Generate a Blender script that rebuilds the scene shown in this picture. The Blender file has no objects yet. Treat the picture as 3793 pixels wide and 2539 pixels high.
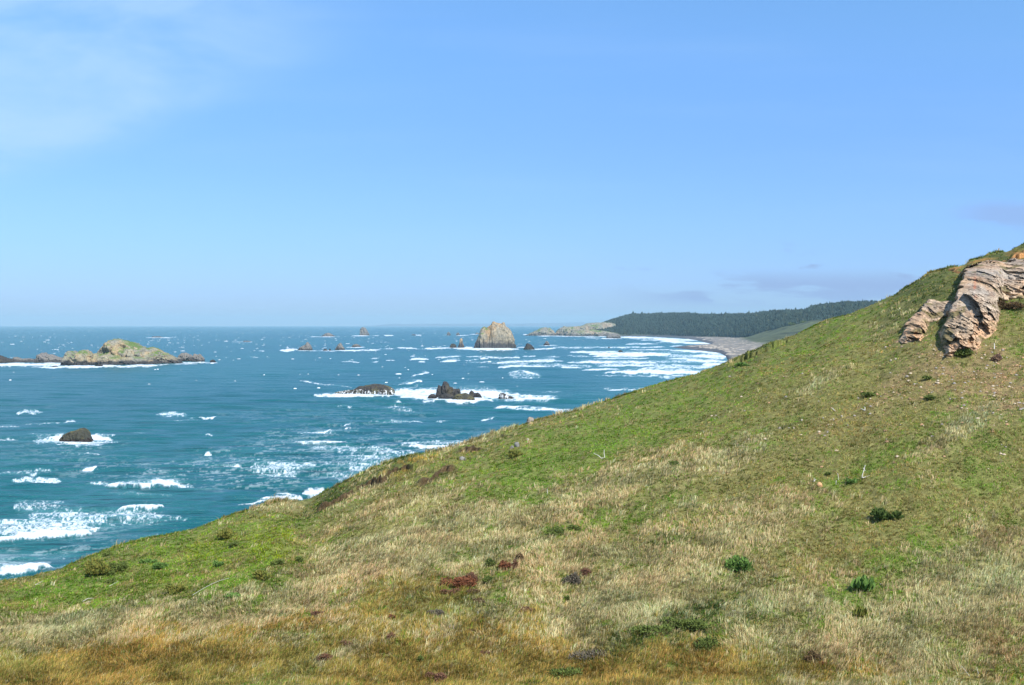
import bpy, math, random
import numpy as np
from mathutils import Vector

random.seed(7)
RNG = np.random.default_rng(11)
C = bpy.context.scene.collection
R = math.radians

# ------------------------------------------------------------------ camera geometry
W, HH = 3793.0, 2539.0
F = 3898.0                 # focal length in photo pixels
HZ = 1203.5                # photo row of the true horizon direction
CAMZ = 50.0                # eye height above the sea
P = math.atan((HH / 2 - HZ) / F)
cP, sP = math.cos(P), math.sin(P)

def ak(px, py):
    """photo pixel -> (x/y, z/y) of its ray"""
    u = (np.asarray(px, float) - W / 2) / F
    v = (HH / 2 - np.asarray(py, float)) / F
    dy = cP + v * sP
    return u / dy, (-sP + v * cP) / dy

def pxpy(x, y, z):
    """world point -> photo pixel"""
    d = y * cP - (z - CAMZ) * sP
    u = x / d
    v = (y * sP + (z - CAMZ) * cP) / d
    return W / 2 + u * F, HH / 2 - v * F

def sea_pt(px, py):
    a, k = ak(px, py)
    Y = -CAMZ / k
    return a * Y, Y

# ------------------------------------------------------------------ numpy noise
_perm = RNG.permutation(256).astype(np.int64)
_perm = np.concatenate([_perm, _perm, _perm])
_grad = RNG.normal(size=(256, 3)); _grad /= np.linalg.norm(_grad, axis=1)[:, None]
_rand = RNG.random((256, 3))

def _h(i, j, k):
    return _perm[(_perm[(_perm[i & 255] + j) & 255] + k) & 255]

_g32 = _grad.astype(np.float32)
_gx, _gy, _gz = [np.ascontiguousarray(_g32[:, q]) for q in range(3)]
_th = np.linspace(0, 2 * np.pi, 256, endpoint=False); RNG.shuffle(_th)
_g2x, _g2y = np.cos(_th).astype(np.float32), np.sin(_th).astype(np.float32)
_perm32 = _perm.astype(np.int32)

def _pn2(x, y, zi):
    i, j = np.floor(x).astype(np.int32), np.floor(y).astype(np.int32)
    fx, fy = x - i, y - j
    u, v = [t * t * t * (t * (t * 6 - 15) + 10) for t in (fx, fy)]
    r = 0
    for dx in (0, 1):
        a = _perm32[(i + dx + zi) & 255]
        for dy in (0, 1):
            h = _perm32[(a + j + dy) & 255]
            r = r + (_g2x[h] * (fx - dx) + _g2y[h] * (fy - dy)) * (u if dx else 1 - u) * (v if dy else 1 - v)
    return r * 1.5

def _pn3(x, y, z):
    i, j, k = np.floor(x).astype(np.int32), np.floor(y).astype(np.int32), np.floor(z).astype(np.int32)
    fx, fy, fz = x - i, y - j, z - k
    u, v, w = [t * t * t * (t * (t * 6 - 15) + 10) for t in (fx, fy, fz)]
    r = 0
    for dx in (0, 1):
        a = _perm32[(i + dx) & 255]
        for dy in (0, 1):
            b = _perm32[(a + j + dy) & 255]
            for dz in (0, 1):
                h = _perm32[(b + k + dz) & 255]
                d = _gx[h] * (fx - dx) + _gy[h] * (fy - dy) + _gz[h] * (fz - dz)
                r = r + d * (u if dx else 1 - u) * (v if dy else 1 - v) * (w if dz else 1 - w)
    return r * 1.6

from concurrent.futures import ThreadPoolExecutor
_pool = ThreadPoolExecutor(4)

def pn(x, y, z=0.0):
    flat = np.ndim(z) == 0
    if flat:
        x, y = np.broadcast_arrays(np.asarray(x, np.float32), np.asarray(y, np.float32))
        z32 = None; zi = int(math.floor(float(z) * 31)) & 255
    else:
        x, y, z32 = np.broadcast_arrays(np.asarray(x, np.float32), np.asarray(y, np.float32), np.asarray(z, np.float32))
    shp = x.shape; n = x.size
    if n < 60000:
        r = _pn2(x, y, zi) if flat else _pn3(x, y, z32)
        return np.asarray(r, float)
    xf, yf = x.ravel(), y.ravel(); zf = None if flat else z32.ravel()
    out = np.empty(n, float)
    CH = 65536
    def job(a):
        b = min(n, a + CH)
        out[a:b] = _pn2(xf[a:b], yf[a:b], zi) if flat else _pn3(xf[a:b], yf[a:b], zf[a:b])
    list(_pool.map(job, range(0, n, CH)))
    return out.reshape(shp)

def fbm(x, y, z=0.0, o=4, g=0.5):
    s, a, t = 0, 1.0, 0
    for q in range(o):
        s = s + a * pn(x * 2.03 ** q + 17 * q, y * 2.03 ** q + 5 * q, z * 2.03 ** q if not np.isscalar(z) else z + 3.7 * q)
        t += a; a *= g
    return s / t * 1.4

def cells(x, y, z=0.0):
    """cell noise: (random value of the nearest cell, F2-F1)"""
    x, y, z = np.broadcast_arrays(np.asarray(x, float), np.asarray(y, float), np.asarray(z, float))
    i, j, k = np.floor(x).astype(np.int64), np.floor(y).astype(np.int64), np.floor(z).astype(np.int64)
    f1 = np.full(x.shape, 9.0); f2 = np.full(x.shape, 9.0); val = np.zeros(x.shape)
    for dx in (-1, 0, 1):
        for dy in (-1, 0, 1):
            for dz in (-1, 0, 1):
                h = _h(i + dx, j + dy, k + dz)
                p = _rand[h]
                d = np.sqrt((i + dx + p[..., 0] - x) ** 2 + (j + dy + p[..., 1] - y) ** 2 + (k + dz + p[..., 2] - z) ** 2)
                new = d < f1
                f2 = np.where(new, f1, np.minimum(f2, d))
                val = np.where(new, _rand[(h * 7 + 13) & 255][..., 0], val)
                f1 = np.where(new, d, f1)
    return val, f2 - f1

def facets(x, y):
    """broken flat faces: each cell of the plane gets its own height and its own tilt"""
    i, j = np.floor(x).astype(np.int64), np.floor(y).astype(np.int64)
    f1 = np.full(np.shape(x), 9.0); out = np.zeros(np.shape(x)); rid = np.zeros(np.shape(x))
    for dx in (-1, 0, 1):
        for dy in (-1, 0, 1):
            h = _h(i + dx, j + dy, np.zeros_like(i))
            p = _rand[h]; g = _rand[(h * 5 + 31) & 255]
            ex, ey = x - (i + dx + p[..., 0]), y - (j + dy + p[..., 1])
            d = np.abs(ex) * .8 + np.abs(ey) + .15 * np.hypot(ex, ey)
            new = d < f1
            out = np.where(new, (g[..., 2] - .5) + (g[..., 0] - .5) * 1.5 * ex + (g[..., 1] - .5) * 1.5 * ey, out)
            rid = np.where(new, g[..., 2], rid); f1 = np.where(new, d, f1)
    return out, rid

def ss(e0, e1, x):
    t = np.clip((x - e0) / (e1 - e0), 0, 1)
    return t * t * (3 - 2 * t)

# ------------------------------------------------------------------ mesh helpers
def mesh_obj(name, V, faces, mat=None, parent=None, smooth=False, cols=None, floats=None):
    """faces: list of int arrays of shape (n, k)"""
    V = np.asarray(V, np.float32)
    me = bpy.data.meshes.new(name)
    me.vertices.add(len(V)); me.vertices.foreach_set('co', V.ravel())
    faces = [np.asarray(f, np.int32) for f in faces if len(f)]
    idx = np.concatenate([f.ravel() for f in faces])
    tot = np.concatenate([np.full(len(f), f.shape[1], np.int32) for f in faces])
    st = np.concatenate([[0], np.cumsum(tot)[:-1]]).astype(np.int32)
    me.loops.add(len(idx)); me.loops.foreach_set('vertex_index', idx)
    me.polygons.add(len(tot)); me.polygons.foreach_set('loop_start', st)
    if smooth: me.polygons.foreach_set('use_smooth', np.ones(len(tot), bool))
    me.update(calc_edges=True)
    for n, c in (cols or {}).items():
        at = me.attributes.new(n, 'FLOAT_COLOR', 'POINT')
        c4 = np.ones((len(V), 4), np.float32); c4[:, :3] = c
        at.data.foreach_set('color', c4.ravel())
    for n, c in (floats or {}).items():
        at = me.attributes.new(n, 'FLOAT', 'POINT')
        at.data.foreach_set('value', np.asarray(c, np.float32).ravel())
    if mat: me.materials.append(mat)
    o = bpy.data.objects.new(name, me); C.objects.link(o)
    if parent: o.parent = parent
    return o

def grid_faces(nr, nc, off=0):
    i = np.arange(nr - 1)[:, None] * nc + np.arange(nc - 1)[None, :] + off
    i = i.ravel()
    return np.stack([i, i + 1, i + nc + 1, i + nc], 1)

def tag(o, label=None, cat=None, group=None, kind=None):
    if label: o['label'] = label
    if cat: o['category'] = cat
    if group: o['group'] = group
    if kind: o['kind'] = kind
    return o

def empty(name, loc):
    o = bpy.data.objects.new(name, None); C.objects.link(o); o.location = loc
    o.empty_display_size = 0.2
    return o

# ------------------------------------------------------------------ material helpers
class NT:
    def __init__(s, name, world=False):
        if world:
            s.m = bpy.data.worlds.new(name); s.m.use_nodes = True
        else:
            s.m = bpy.data.materials.new(name); s.m.use_nodes = True
        s.t = s.m.node_tree; s.t.nodes.clear()
    def n(s, typ, **kw):
        nd = s.t.nodes.new(typ)
        for k, v in kw.items():
            if k.startswith('i_'):
                key = k[2:].replace('_', ' ')
                s.set(nd.inputs[key], v)
            else: setattr(nd, k, v)
        return nd
    def set(s, sock, v):
        if isinstance(v, bpy.types.NodeSocket): s.t.links.new(v, sock)
        else:
            if sock.type == 'RGBA' and hasattr(v, '__len__') and len(v) == 3: v = (*v, 1)
            sock.default_value = v
    def math(s, op, a, b=0.0, c=0.0, clamp=False):
        nd = s.n('ShaderNodeMath', operation=op, use_clamp=clamp)
        s.set(nd.inputs[0], a); s.set(nd.inputs[1], b); s.set(nd.inputs[2], c)
        return nd.outputs[0]
    def mix(s, f, a, b, blend='MIX'):
        nd = s.n('ShaderNodeMix', data_type='RGBA', blend_type=blend)
        s.set(nd.inputs[0], f); s.set(nd.inputs[6], a); s.set(nd.inputs[7], b)
        return nd.outputs[2]
    def step(s, x, a, b, lo=0.0, hi=1.0):
        nd = s.n('ShaderNodeMapRange', interpolation_type='SMOOTHSTEP')
        s.set(nd.inputs[0], x); nd.inputs[1].default_value = a; nd.inputs[2].default_value = b
        nd.inputs[3].default_value = lo; nd.inputs[4].default_value = hi
        return nd.outputs[0]
    def pos(s):
        return s.n('ShaderNodeNewGeometry').outputs['Position']
    def scale(s, v, sx, sy, sz):
        nd = s.n('ShaderNodeMapping'); s.set(nd.inputs[0], v); nd.inputs['Scale'].default_value = (sx, sy, sz)
        return nd.outputs[0]
    def noise(s, v, sc, det=4, rough=0.55, dist=0.0):
        nd = s.n('ShaderNodeTexNoise'); s.set(nd.inputs['Vector'], v)
        nd.inputs['Scale'].default_value = sc; nd.inputs['Detail'].default_value = det
        nd.inputs['Roughness'].default_value = rough; nd.inputs['Distortion'].default_value = dist
        return nd.outputs[0]
    def voro(s, v, sc, feature='F1', out=0):
        nd = s.n('ShaderNodeTexVoronoi', feature=feature); s.set(nd.inputs['Vector'], v)
        nd.inputs['Scale'].default_value = sc
        return nd.outputs[out]
    def attr(s, name, fac=False):
        nd = s.n('ShaderNodeAttribute', attribute_name=name)
        return nd.outputs['Fac' if fac else 'Color']
    def bump(s, h, strength, dist):
        nd = s.n('ShaderNodeBump'); s.set(nd.inputs['Height'], h)
        nd.inputs['Strength'].default_value = strength; nd.inputs['Distance'].default_value = dist
        return nd.outputs[0]
    def finish(s, col, rough=0.9, spec=0.2, normal=None):
        b = s.n('ShaderNodeBsdfPrincipled')
        s.set(b.inputs['Base Color'], col); s.set(b.inputs['Roughness'], rough)
        s.set(b.inputs['Specular IOR Level'], spec)
        if normal is not None: s.set(b.inputs['Normal'], normal)
        o = s.n('ShaderNodeOutputMaterial'); s.t.links.new(b.outputs[0], o.inputs[0])
        return s.m

def mat_sea():
    s = NT('sea_water')
    p = s.pos()
    big = s.noise(s.scale(p, .004, .0022, 1), 1.0, 3)
    col = s.mix(s.step(big, .3, .7), (.005, .088, .110), (.008, .108, .120))
    milky = s.attr('milk', True)
    col = s.mix(milky, col, (.10, .27, .29))
    wav = s.noise(s.scale(p, .25, .6, 1), 1.0, 5, .62)
    wav2 = s.noise(s.scale(p, .03, .12, 1), 1.0, 3, .5)
    h = s.math('ADD', s.math('MULTIPLY', wav, 1.9), s.math('MULTIPLY', wav2, 6.0))
    nb = s.bump(h, .8, 1.0)
    b = s.n('ShaderNodeBsdfPrincipled')
    s.set(b.inputs['Base Color'], col); b.inputs['Roughness'].default_value = .28
    b.inputs['IOR'].default_value = 1.33; b.inputs['Specular IOR Level'].default_value = .36
    s.set(b.inputs['Normal'], nb)
    d = s.n('ShaderNodeBsdfDiffuse'); s.set(d.inputs[0], (.60, .655, .70))
    s.set(d.inputs['Normal'], s.bump(wav, .5, .8))
    fm = s.attr('foam', True)
    m = s.n('ShaderNodeMixShader'); s.set(m.inputs[0], fm)
    s.t.links.new(b.outputs[0], m.inputs[1]); s.t.links.new(d.outputs[0], m.inputs[2])
    o = s.n('ShaderNodeOutputMaterial'); s.t.links.new(m.outputs[0], o.inputs[0])
    return s.m

def mat_attr(name, attr='col', rough=.9, spec=.15, nsc=None, bump=None, amt=.35):
    s = NT(name)
    c = s.attr(attr)
    nrm = None
    if nsc:
        nz = s.noise(s.pos(), nsc, 5, .65)
        c = s.mix(1.0, c, s.mix(s.step(nz, .3, .7), (1 - amt, 1 - amt, 1 - amt), (1 + amt, 1 + amt, 1 + amt)), 'MULTIPLY')
        if bump: nrm = s.bump(nz, .9, bump)
    return s.finish(c, rough, spec, nrm)

def mat_rock(name, c1, c2, c3, size, dark_h=0.0, green=0.0, wash=0.0, dark=(.028, .026, .027), z0=0.0):
    """weathered rock: three tones, a wet dark band above the water, grass on ledges, water running off"""
    s = NT(name)
    p = s.pos()
    n1 = s.noise(p, 2.2 / size, 5, .6); n2 = s.noise(p, 6.0 / size, 6, .7); n3 = s.noise(s.scale(p, 1, 1, .5), 1.1 / size, 3)
    col = s.mix(s.step(n1, .40, .60), c1, c2)
    col = s.mix(s.step(n3, .48, .62), col, c3)
    v = s.voro(p, 5.0 / size, 'DISTANCE_TO_EDGE')
    col = s.mix(s.step(v, 0.0, .10, .45, 0), col, (.05, .045, .04))
    col = s.mix(1.0, col, s.mix(n2, (.5, .5, .5), (1.5, 1.5, 1.5)), 'MULTIPLY')
    z = s.n('ShaderNodeSeparateXYZ'); s.set(z.inputs[0], p); z = z.outputs[2]
    if green:
        nn = s.n('ShaderNodeSeparateXYZ'); s.set(nn.inputs[0], s.n('ShaderNodeNewGeometry').outputs['Normal'])
        up = s.step(nn.outputs[2], .45, .75)
        gm = s.math('MULTIPLY', up, s.step(s.noise(p, 1.6 / size, 4), .56 - green * .1, .62))
        gm = s.math('MULTIPLY', gm, s.step(z, size * .2, size * .35))
        col = s.mix(gm, col, (.10, .15, .035))
    if dark_h:
        zz = s.math('ADD', z, s.math('MULTIPLY', s.math('SUBTRACT', n1, .5), dark_h * 2.2))
        col = s.mix(s.step(zz, dark_h * .55 + z0, dark_h * 1.1 + z0, 1, 0), col, dark)
    if wash:
        st = s.noise(s.scale(p, 1.0, .3, .10), 1.0, 4, .7)
        zz = s.math('ADD', z, s.math('MULTIPLY', s.math('SUBTRACT', s.noise(p, .15, 2), .5), 3.0))
        wm = s.math('MULTIPLY', s.step(st, .52, .60), s.step(zz, wash * .8, wash * 1.1, 1, 0))
        col = s.mix(wm, col, (.75, .78, .8))
    nb = s.bump(n2, 1.0, size * .05)
    return s.finish(col, .88, .25, nb)

def mat_plain(name, c1, c2, sc=6.0, rough=.9):
    s = NT(name)
    nz = s.noise(s.pos(), sc, 4, .6)
    return s.finish(s.mix(s.step(nz, .35, .65), c1, c2), rough, .2, s.bump(nz, .4, .02))

# ------------------------------------------------------------------ the grassy slope (heights relative to the eye)
EDGE = [(-900, 2330), (-500, 2260), (-200, 2195), (0, 2160), (62, 2150), (143, 2134), (230, 2110), (268, 2088), (311, 2072), (406, 2033), (454, 2017), (550, 1997),
        (621, 1985), (717, 1969), (800, 1935), (869, 1907), (954, 1884), (984, 1863), (1030, 1856), (1088, 1865), (1126, 1864),
        (1165, 1846), (1203, 1826), (1242, 1804), (1299, 1776), (1376, 1742), (1453, 1712), (1511, 1695), (1607, 1679), (1700, 1656),
        (1783, 1624), (1866, 1596), (1921, 1580), (1977, 1560), (2143, 1521), (2226, 1496), (2337, 1457), (2500, 1407), (2568, 1393),
        (2647, 1364), (2691, 1346), (2780, 1308), (2841, 1284), (2893, 1270), (2927, 1257), (2978, 1229), (3012, 1211), (3080, 1185),
        (3149, 1170), (3217, 1144), (3257, 1124), (3315, 1097), (3345, 1070), (3380, 1051), (3414, 1032), (3441, 1011), (3479, 1003),
        (3505, 997), (3560, 992), (3577, 986), (3592, 970), (3640, 959), (3678, 942), (3713, 938), (3726, 952), (3743, 954),
        (3748, 934), (3774, 921), (3793, 912), (3850, 895), (3950, 880), (4200, 850), (4700, 820)]
_e = np.array(EDGE, float)
EA, EK = ak(_e[:, 0], _e[:, 1])
_sx = np.linspace(-1100, 4900, 3001)
_sk = np.interp(ak(_sx, 1500.0)[0], EA, EK)
_kern = np.exp(-.5 * (np.arange(-150, 151) * 2 / 85.0) ** 2); _kern /= _kern.sum()
_skp = np.convolve(np.pad(_sk, 150, mode='edge'), _kern, mode='valid')
SA, SK = ak(_sx, 1500.0)[0], _skp
_r = np.array([(-900, 60), (-300, 68), (0, 72), (800, 86), (1040, 90), (1126, 99), (1700, 108), (2500, 118), (3000, 125), (3300, 128), (3793, 131), (4700, 140)], float)
RA = ak(_r[:, 0], 1500.0)[0]
Y0 = 44.0
_, KB = ak(W / 2, 2545.0); KB = float(KB)

def base_z(a, Y):
    ke = np.interp(a, SA, SK)
    kf = np.interp(a, EA, EK) - ke
    # the crest line is one smooth ridge in plan
    ye = np.interp(a, RA, _r[:, 1])
    z0 = KB * Y0; ze = ke * ye; D = ye - Y0
    avg = (ze - z0) / D
    m0 = avg + .35 * (avg - ke)
    t = (Y - Y0) / D
    tc = np.clip(t, 0, 1)
    h00 = 2 * tc**3 - 3 * tc**2 + 1; h10 = tc**3 - 2 * tc**2 + tc
    h01 = -2 * tc**3 + 3 * tc**2; h11 = tc**3 - tc**2
    z = h00 * z0 + h10 * m0 * D + h01 * ze + h11 * ke * D
    z = z + kf * Y * ss(.93, 1.0, t)
    d = np.maximum(Y - ye, 0)
    z = z + np.where(t > 1, ke * d - .03 * np.minimum(d, 12) ** 2 - .72 * np.maximum(d - 12, 0), 0)
    zn = KB * Y - 1.8 * (1 - Y / Y0)
    return np.where(Y < Y0, zn, z)

def edge_Y(a): return np.interp(a, RA, _r[:, 1])

def ray_Y(a, k):
    """distance at which a sight line of slope k meets the smooth slope"""
    lo = np.full(np.shape(a), Y0 * .7); hi = edge_Y(a) + 0.0
    for _ in range(26):
        mid = (lo + hi) / 2
        below = base_z(a, mid) / mid < k
        lo = np.where(below, mid, lo); hi = np.where(below, hi, mid)
    return (lo + hi) / 2

# eroded little banks, drawn along the turf (photo points turned into places on the slope)
SCARPS = [([(1170, 1893), (1215, 1872), (1288, 1842), (1318, 1815), (1357, 1799), (1430, 1786), (1453, 1762), (1530, 1756), (1575, 1733)], .40),
          ([(1545, 1826), (1600, 1798), (1645, 1780), (1695, 1768)], .30),
          ([(1690, 1692), (1740, 1684), (1796, 1670)], .22),
          ([(1850, 1608), (1870, 1616), (1900, 1622)], .2),
          ([(3500, 1004), (3520, 1000), (3568, 998)], .22), ([(3585, 990), (3640, 976), (3690, 966), (3735, 964)], .28), ([(3742, 962), (3760, 952), (3800, 946), (3850, 940)], .5),
          ([(2690, 1382), (2740, 1352), (2800, 1325), (2860, 1296), (2930, 1268)], .45)]
for sc in SCARPS:
    pts = np.array(sc[0], float)
    a_, k_ = ak(pts[:, 0], pts[:, 1])
    sc_ = (a_, ray_Y(a_, k_))
    SCARPS[SCARPS.index(sc)] = (sc_, sc[1])

def scarp(a, Y, x, y):
    z = 0; soil = np.zeros(np.shape(a))
    for n, ((ca, cy), h) in enumerate(SCARPS):
        win = ss(ca[0] - .004, ca[0] + .006, a) * (1 - ss(ca[-1] - .008, ca[-1] + .004, a))
        yc = np.interp(a, ca, cy) + 1.6 * pn(x * .5 + n * 7, y * .2) + .7 * pn(x * 3, y * .8)
        d = Y - yc
        hh = h * (1 + .9 * pn(x * .6, y * .2 + n) + .5 * pn(x * 2.2, y * .6 + n))
        z = z + win * hh * (ss(0, .22, d) * np.exp(-np.maximum(d, 0) / 6)) - win * .25 * h * np.exp(-(d + .4) ** 2 / .3)
        if n < 4:
            soil = np.maximum(soil, win * ss(-.45, -.1, d) * (1 - ss(.35, .7, d)) * ss(-.65, -.3, pn(x * 1.1 + 3, y * .25) + .5 * pn(x * 3.5, y * 1.2)))
        if 4 <= n < 7:
            soil = np.maximum(soil, 2 * win * ss(-.6, -.1, d) * (1 - ss(.5, .9, d)))
    return z, soil

def ground(x, y):
    """height of the slope above the sea and the bare-soil amount"""
    x = np.asarray(x, float); y = np.maximum(np.asarray(y, float), .3)
    a = x / y
    z = base_z(a, y)
    ye = edge_Y(a)
    fade = 1 - .75 * ss(-14, -1, y - ye)
    fade = fade * ss(5, 50, y)
    z = z + fade * (.75 * pn(x * .07 + 2, y * .05 + 9) + .30 * pn(x * .22, y * .16) + .12 * pn(x * .7, y * .55)) + .045 * pn(x * 2.1, y * 1.8) * ss(5, 40, y)
    # faint animal tracks running down the slope to the left
    q = (y * .55 - x * .30) + 1.5 * pn(x * .05, y * .05)
    z = z + .09 * fade * np.abs(((q * .45) % 1.0) - .5) * ss(1700, 2500, 1896 + a * F)
    s, soil = scarp(a, y, x, y)
    return z + s + CAMZ, soil

def ground_at(px, py):
    """place on the slope seen at a photo point"""
    a, k = ak(px, py)
    Y = float(ray_Y(np.array([a]), np.array([k]))[0])
    # refine with the real relief
    lo, hi = Y * .85, min(Y * 1.12, float(edge_Y(a)) + .5)
    ys = np.linspace(lo, hi, 240)
    z, _ = ground(float(a) * ys, ys)
    d = (z - CAMZ) / ys - k
    w = np.where(d > 0)[0]
    Y = ys[w[0]] if len(w) else ys[np.argmax(d)]
    return Vector((float(a) * Y, Y, float(ground(np.array([float(a) * Y]), np.array([Y]))[0][0])))

# vegetation regions: overview coordinates (photo / 1.6196): x, y, rx, ry, tilt degrees, kind, weight
VK = ['G', 'L', 'S', 'O', 'B', 'D', 'T', 'E']  # green, lime, straw, ochre, brown-olive, dark green, tan-scree, bare earth
VBLOB = [
 (250, 1535, 480, 50, 0, 'O', 2.4), (1000, 1500, 330, 75, -4, 'O', 2.0), (1500, 1545, 420, 50, 0, 'O', 2.6), (880, 1400, 200, 45, -10, 'O', 1.0), (450, 1480, 300, 45, 0, 'O', 1.2),
 (120, 1440, 190, 48, -10, 'S', 2.2), (520, 1410, 200, 46, -12, 'S', 1.9), (900, 1255, 190, 90, -22, 'S', 2.5), (1110, 1172, 140, 32, 3, 'S', 2.2), (760, 1325, 100, 50, -30, 'S', 1.8),
 (1430, 1095, 240, 45, -14, 'S', 2.4), (1680, 1060, 70, 30, -35, 'S', 2.0), (1880, 885, 75, 14, -30, 'S', 2.2), (2200, 985, 110, 20, -38, 'S', 2.0), (1250, 1250, 180, 70, -5, 'S', 1.4),
 (2080, 1420, 380, 130, -10, 'S', 1.7), (2270, 1290, 120, 90, -35, 'S', 1.9), (1560, 1320, 260, 110, -20, 'S', 1.3), (1750, 1190, 140, 40, -15, 'S', 1.5), (800, 1480, 300, 60, -5, 'S', .9), (1330, 1420, 260, 80, -10, 'S', 1.1),
 (840, 1110, 50, 26, -35, 'S', 1.3), (1080, 1010, 90, 16, -22, 'S', 1.4), (620, 1158, 60, 12, 0, 'S', 1.5), (1310, 930, 90, 12, -14, 'S', .9),
 (2040, 740, 70, 40, -35, 'S', .9), (1450, 960, 60, 20, -20, 'S', .8),
 (620, 1235, 55, 42, -20, 'L', 2.6), (470, 1255, 70, 30, -20, 'L', 1.4), (560, 1340, 150, 60, -20, 'G', 1.6), (300, 1300, 220, 45, -15, 'G', 1.6), (120, 1370, 160, 35, -10, 'G', 1.2),
 (1500, 950, 220, 55, -22, 'G', 2.0), (1270, 1060, 220, 55, -20, 'G', 2.2), (1190, 1130, 90, 14, 0, 'G', 2.4), (1380, 1180, 100, 30, -15, 'G', 1.5), (1900, 760, 160, 45, -32, 'G', 1.6), (700, 1400, 60, 35, -30, 'G', 1.2),
 (2060, 1290, 170, 50, -25, 'G', 1.7), (1250, 1210, 40, 30, 0, 'G', 1.4), (1650, 1000, 120, 30, -25, 'G', 1.0), (1980, 1070, 160, 18, -32, 'G', 1.1), (2250, 1090, 80, 50, -30, 'G', 1.3), (380, 1210, 200, 18, -18, 'G', 2.0), (1960, 1360, 60, 60, 0, 'G', 1.0),
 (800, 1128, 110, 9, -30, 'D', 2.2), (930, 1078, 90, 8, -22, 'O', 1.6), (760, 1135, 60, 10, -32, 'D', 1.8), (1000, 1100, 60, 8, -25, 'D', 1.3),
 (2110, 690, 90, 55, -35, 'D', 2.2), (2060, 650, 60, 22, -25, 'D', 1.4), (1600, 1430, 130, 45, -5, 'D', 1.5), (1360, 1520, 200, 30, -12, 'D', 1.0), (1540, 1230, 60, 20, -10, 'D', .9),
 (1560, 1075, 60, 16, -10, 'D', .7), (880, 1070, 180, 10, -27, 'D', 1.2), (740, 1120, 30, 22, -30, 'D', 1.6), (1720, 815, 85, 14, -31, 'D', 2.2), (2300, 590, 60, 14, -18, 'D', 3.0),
 (1750, 900, 330, 90, -30, 'B', 1.3), (2000, 930, 260, 90, -30, 'B', 1.6), (2150, 1150, 260, 80, -25, 'B', 1.4), (1750, 1090, 180, 50, -25, 'B', 1.0), (880, 1190, 160, 40, -20, 'B', 1.6), (1800, 1270, 220, 60, -20, 'B', .8), (650, 1300, 120, 30, -20, 'B', .9),
 (2130, 840, 130, 45, -30, 'T', 1.8), (2250, 870, 90, 60, -25, 'T', 1.7), (1950, 960, 120, 25, -25, 'T', .9), (2300, 900, 60, 60, 0, 'T', 1.0),
 (2184, 616, 14, 4, -6, 'E', 4.0), (2240, 603, 34, 4, -10, 'E', 5.0), (2330, 585, 22, 9, 0, 'E', 5.0), (2262, 722, 10, 10, 0, 'E', 1.5), (2330, 700, 40, 14, -10, 'D', 3.0),
]

def veg(px, py, x, y):
    """weights of the vegetation kinds at a place on the slope (px,py name the place, noise is in metres)"""
    ox, oy = px / 1.6196, py / 1.6196
    ox = ox + 15 * fbm(x * .12, y * .09, 1.3, 3); oy = oy + 9 * fbm(x * .12 + 31, y * .09, 4.1, 3)
    wt = {k: np.full(np.shape(px), .05) for k in VK}
    wt['B'] = wt['B'] + .60; wt['G'] = wt['G'] + .45; wt['S'] = wt['S'] + .07; wt['E'] *= 0; wt['L'] *= .3
    for bx, by, rx, ry, ang, kd, w in VBLOB:
        c, s_ = math.cos(R(ang)), math.sin(R(ang))
        dx, dy = ox - bx, oy - by
        u, v = (dx * c + dy * s_) / rx, (-dx * s_ + dy * c) / ry
        wt[kd] = wt[kd] + w * np.exp(-(u * u + v * v) ** 1.3)
    for n, kd in enumerate(VK[:7]):
        wt[kd] = wt[kd] * np.exp(1.5 * fbm(x * .5 + 13 * n, y * .4, n * 2.7, 4) + .9 * pn(x * 1.7, y * 1.3 + 9 * n, n))
    tot = sum(wt.values())
    return {k: v / tot for k, v in wt.items()}

VCOL = {  # blade colour, ground colour
 'G': ((.150, .255, .026), (.10, .145, .026)), 'L': ((.25, .33, .022), (.14, .19, .025)), 'S': ((.57, .45, .235), (.24, .20, .085)),
 'O': ((.38, .265, .070), (.16, .115, .035)), 'B': ((.285, .25, .080), (.160, .140, .050)), 'D': ((.065, .098, .026), (.042, .058, .02)),
 'T': ((.40, .28, .14), (.22, .14, .075)), 'E': ((.40, .20, .06), (.40, .20, .06))}

# near crag outlines on the photo, used to keep the turf off the rock
CRAG1 = [(3582, 990), (3640, 976), (3720, 968), (3800, 962), (3960, 958), (3960, 1090), (3800, 1092), (3745, 1095), (3700, 1108), (3706, 1165), (3694, 1218), (3668, 1252), (3628, 1282), (3600, 1306), (3545, 1318), (3492, 1322),
         (3486, 1270), (3478, 1235), (3497, 1200), (3522, 1150), (3545, 1110), (3558, 1060), (3570, 1020)]
CRAG2 = [(3440, 1105), (3465, 1112), (3500, 1120), (3548, 1105), (3538, 1150), (3470, 1188), (3450, 1215), (3430, 1270), (3378, 1286), (3338, 1303), (3312, 1298), (3326, 1258), (3364, 1205), (3396, 1160), (3418, 1128)]

def poly_sd(px, py, poly):
    """signed distance to a polygon, positive inside"""
    P_ = np.array(poly, float); Q = np.roll(P_, -1, 0)
    d = np.full(np.shape(px), 1e9); ins = np.zeros(np.shape(px), bool)
    for (x0, y0), (x1, y1) in zip(P_, Q):
        ex, ey = x1 - x0, y1 - y0
        t = np.clip(((px - x0) * ex + (py - y0) * ey) / (ex * ex + ey * ey + 1e-9), 0, 1)
        d = np.minimum(d, np.hypot(px - x0 - t * ex, py - y0 - t * ey))
        c = ((y0 > py) != (y1 > py)) & (px < (x1 - x0) * (py - y0) / (y1 - y0 + 1e-12) + x0)
        ins ^= c
    return np.where(ins, d, -d)

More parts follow.
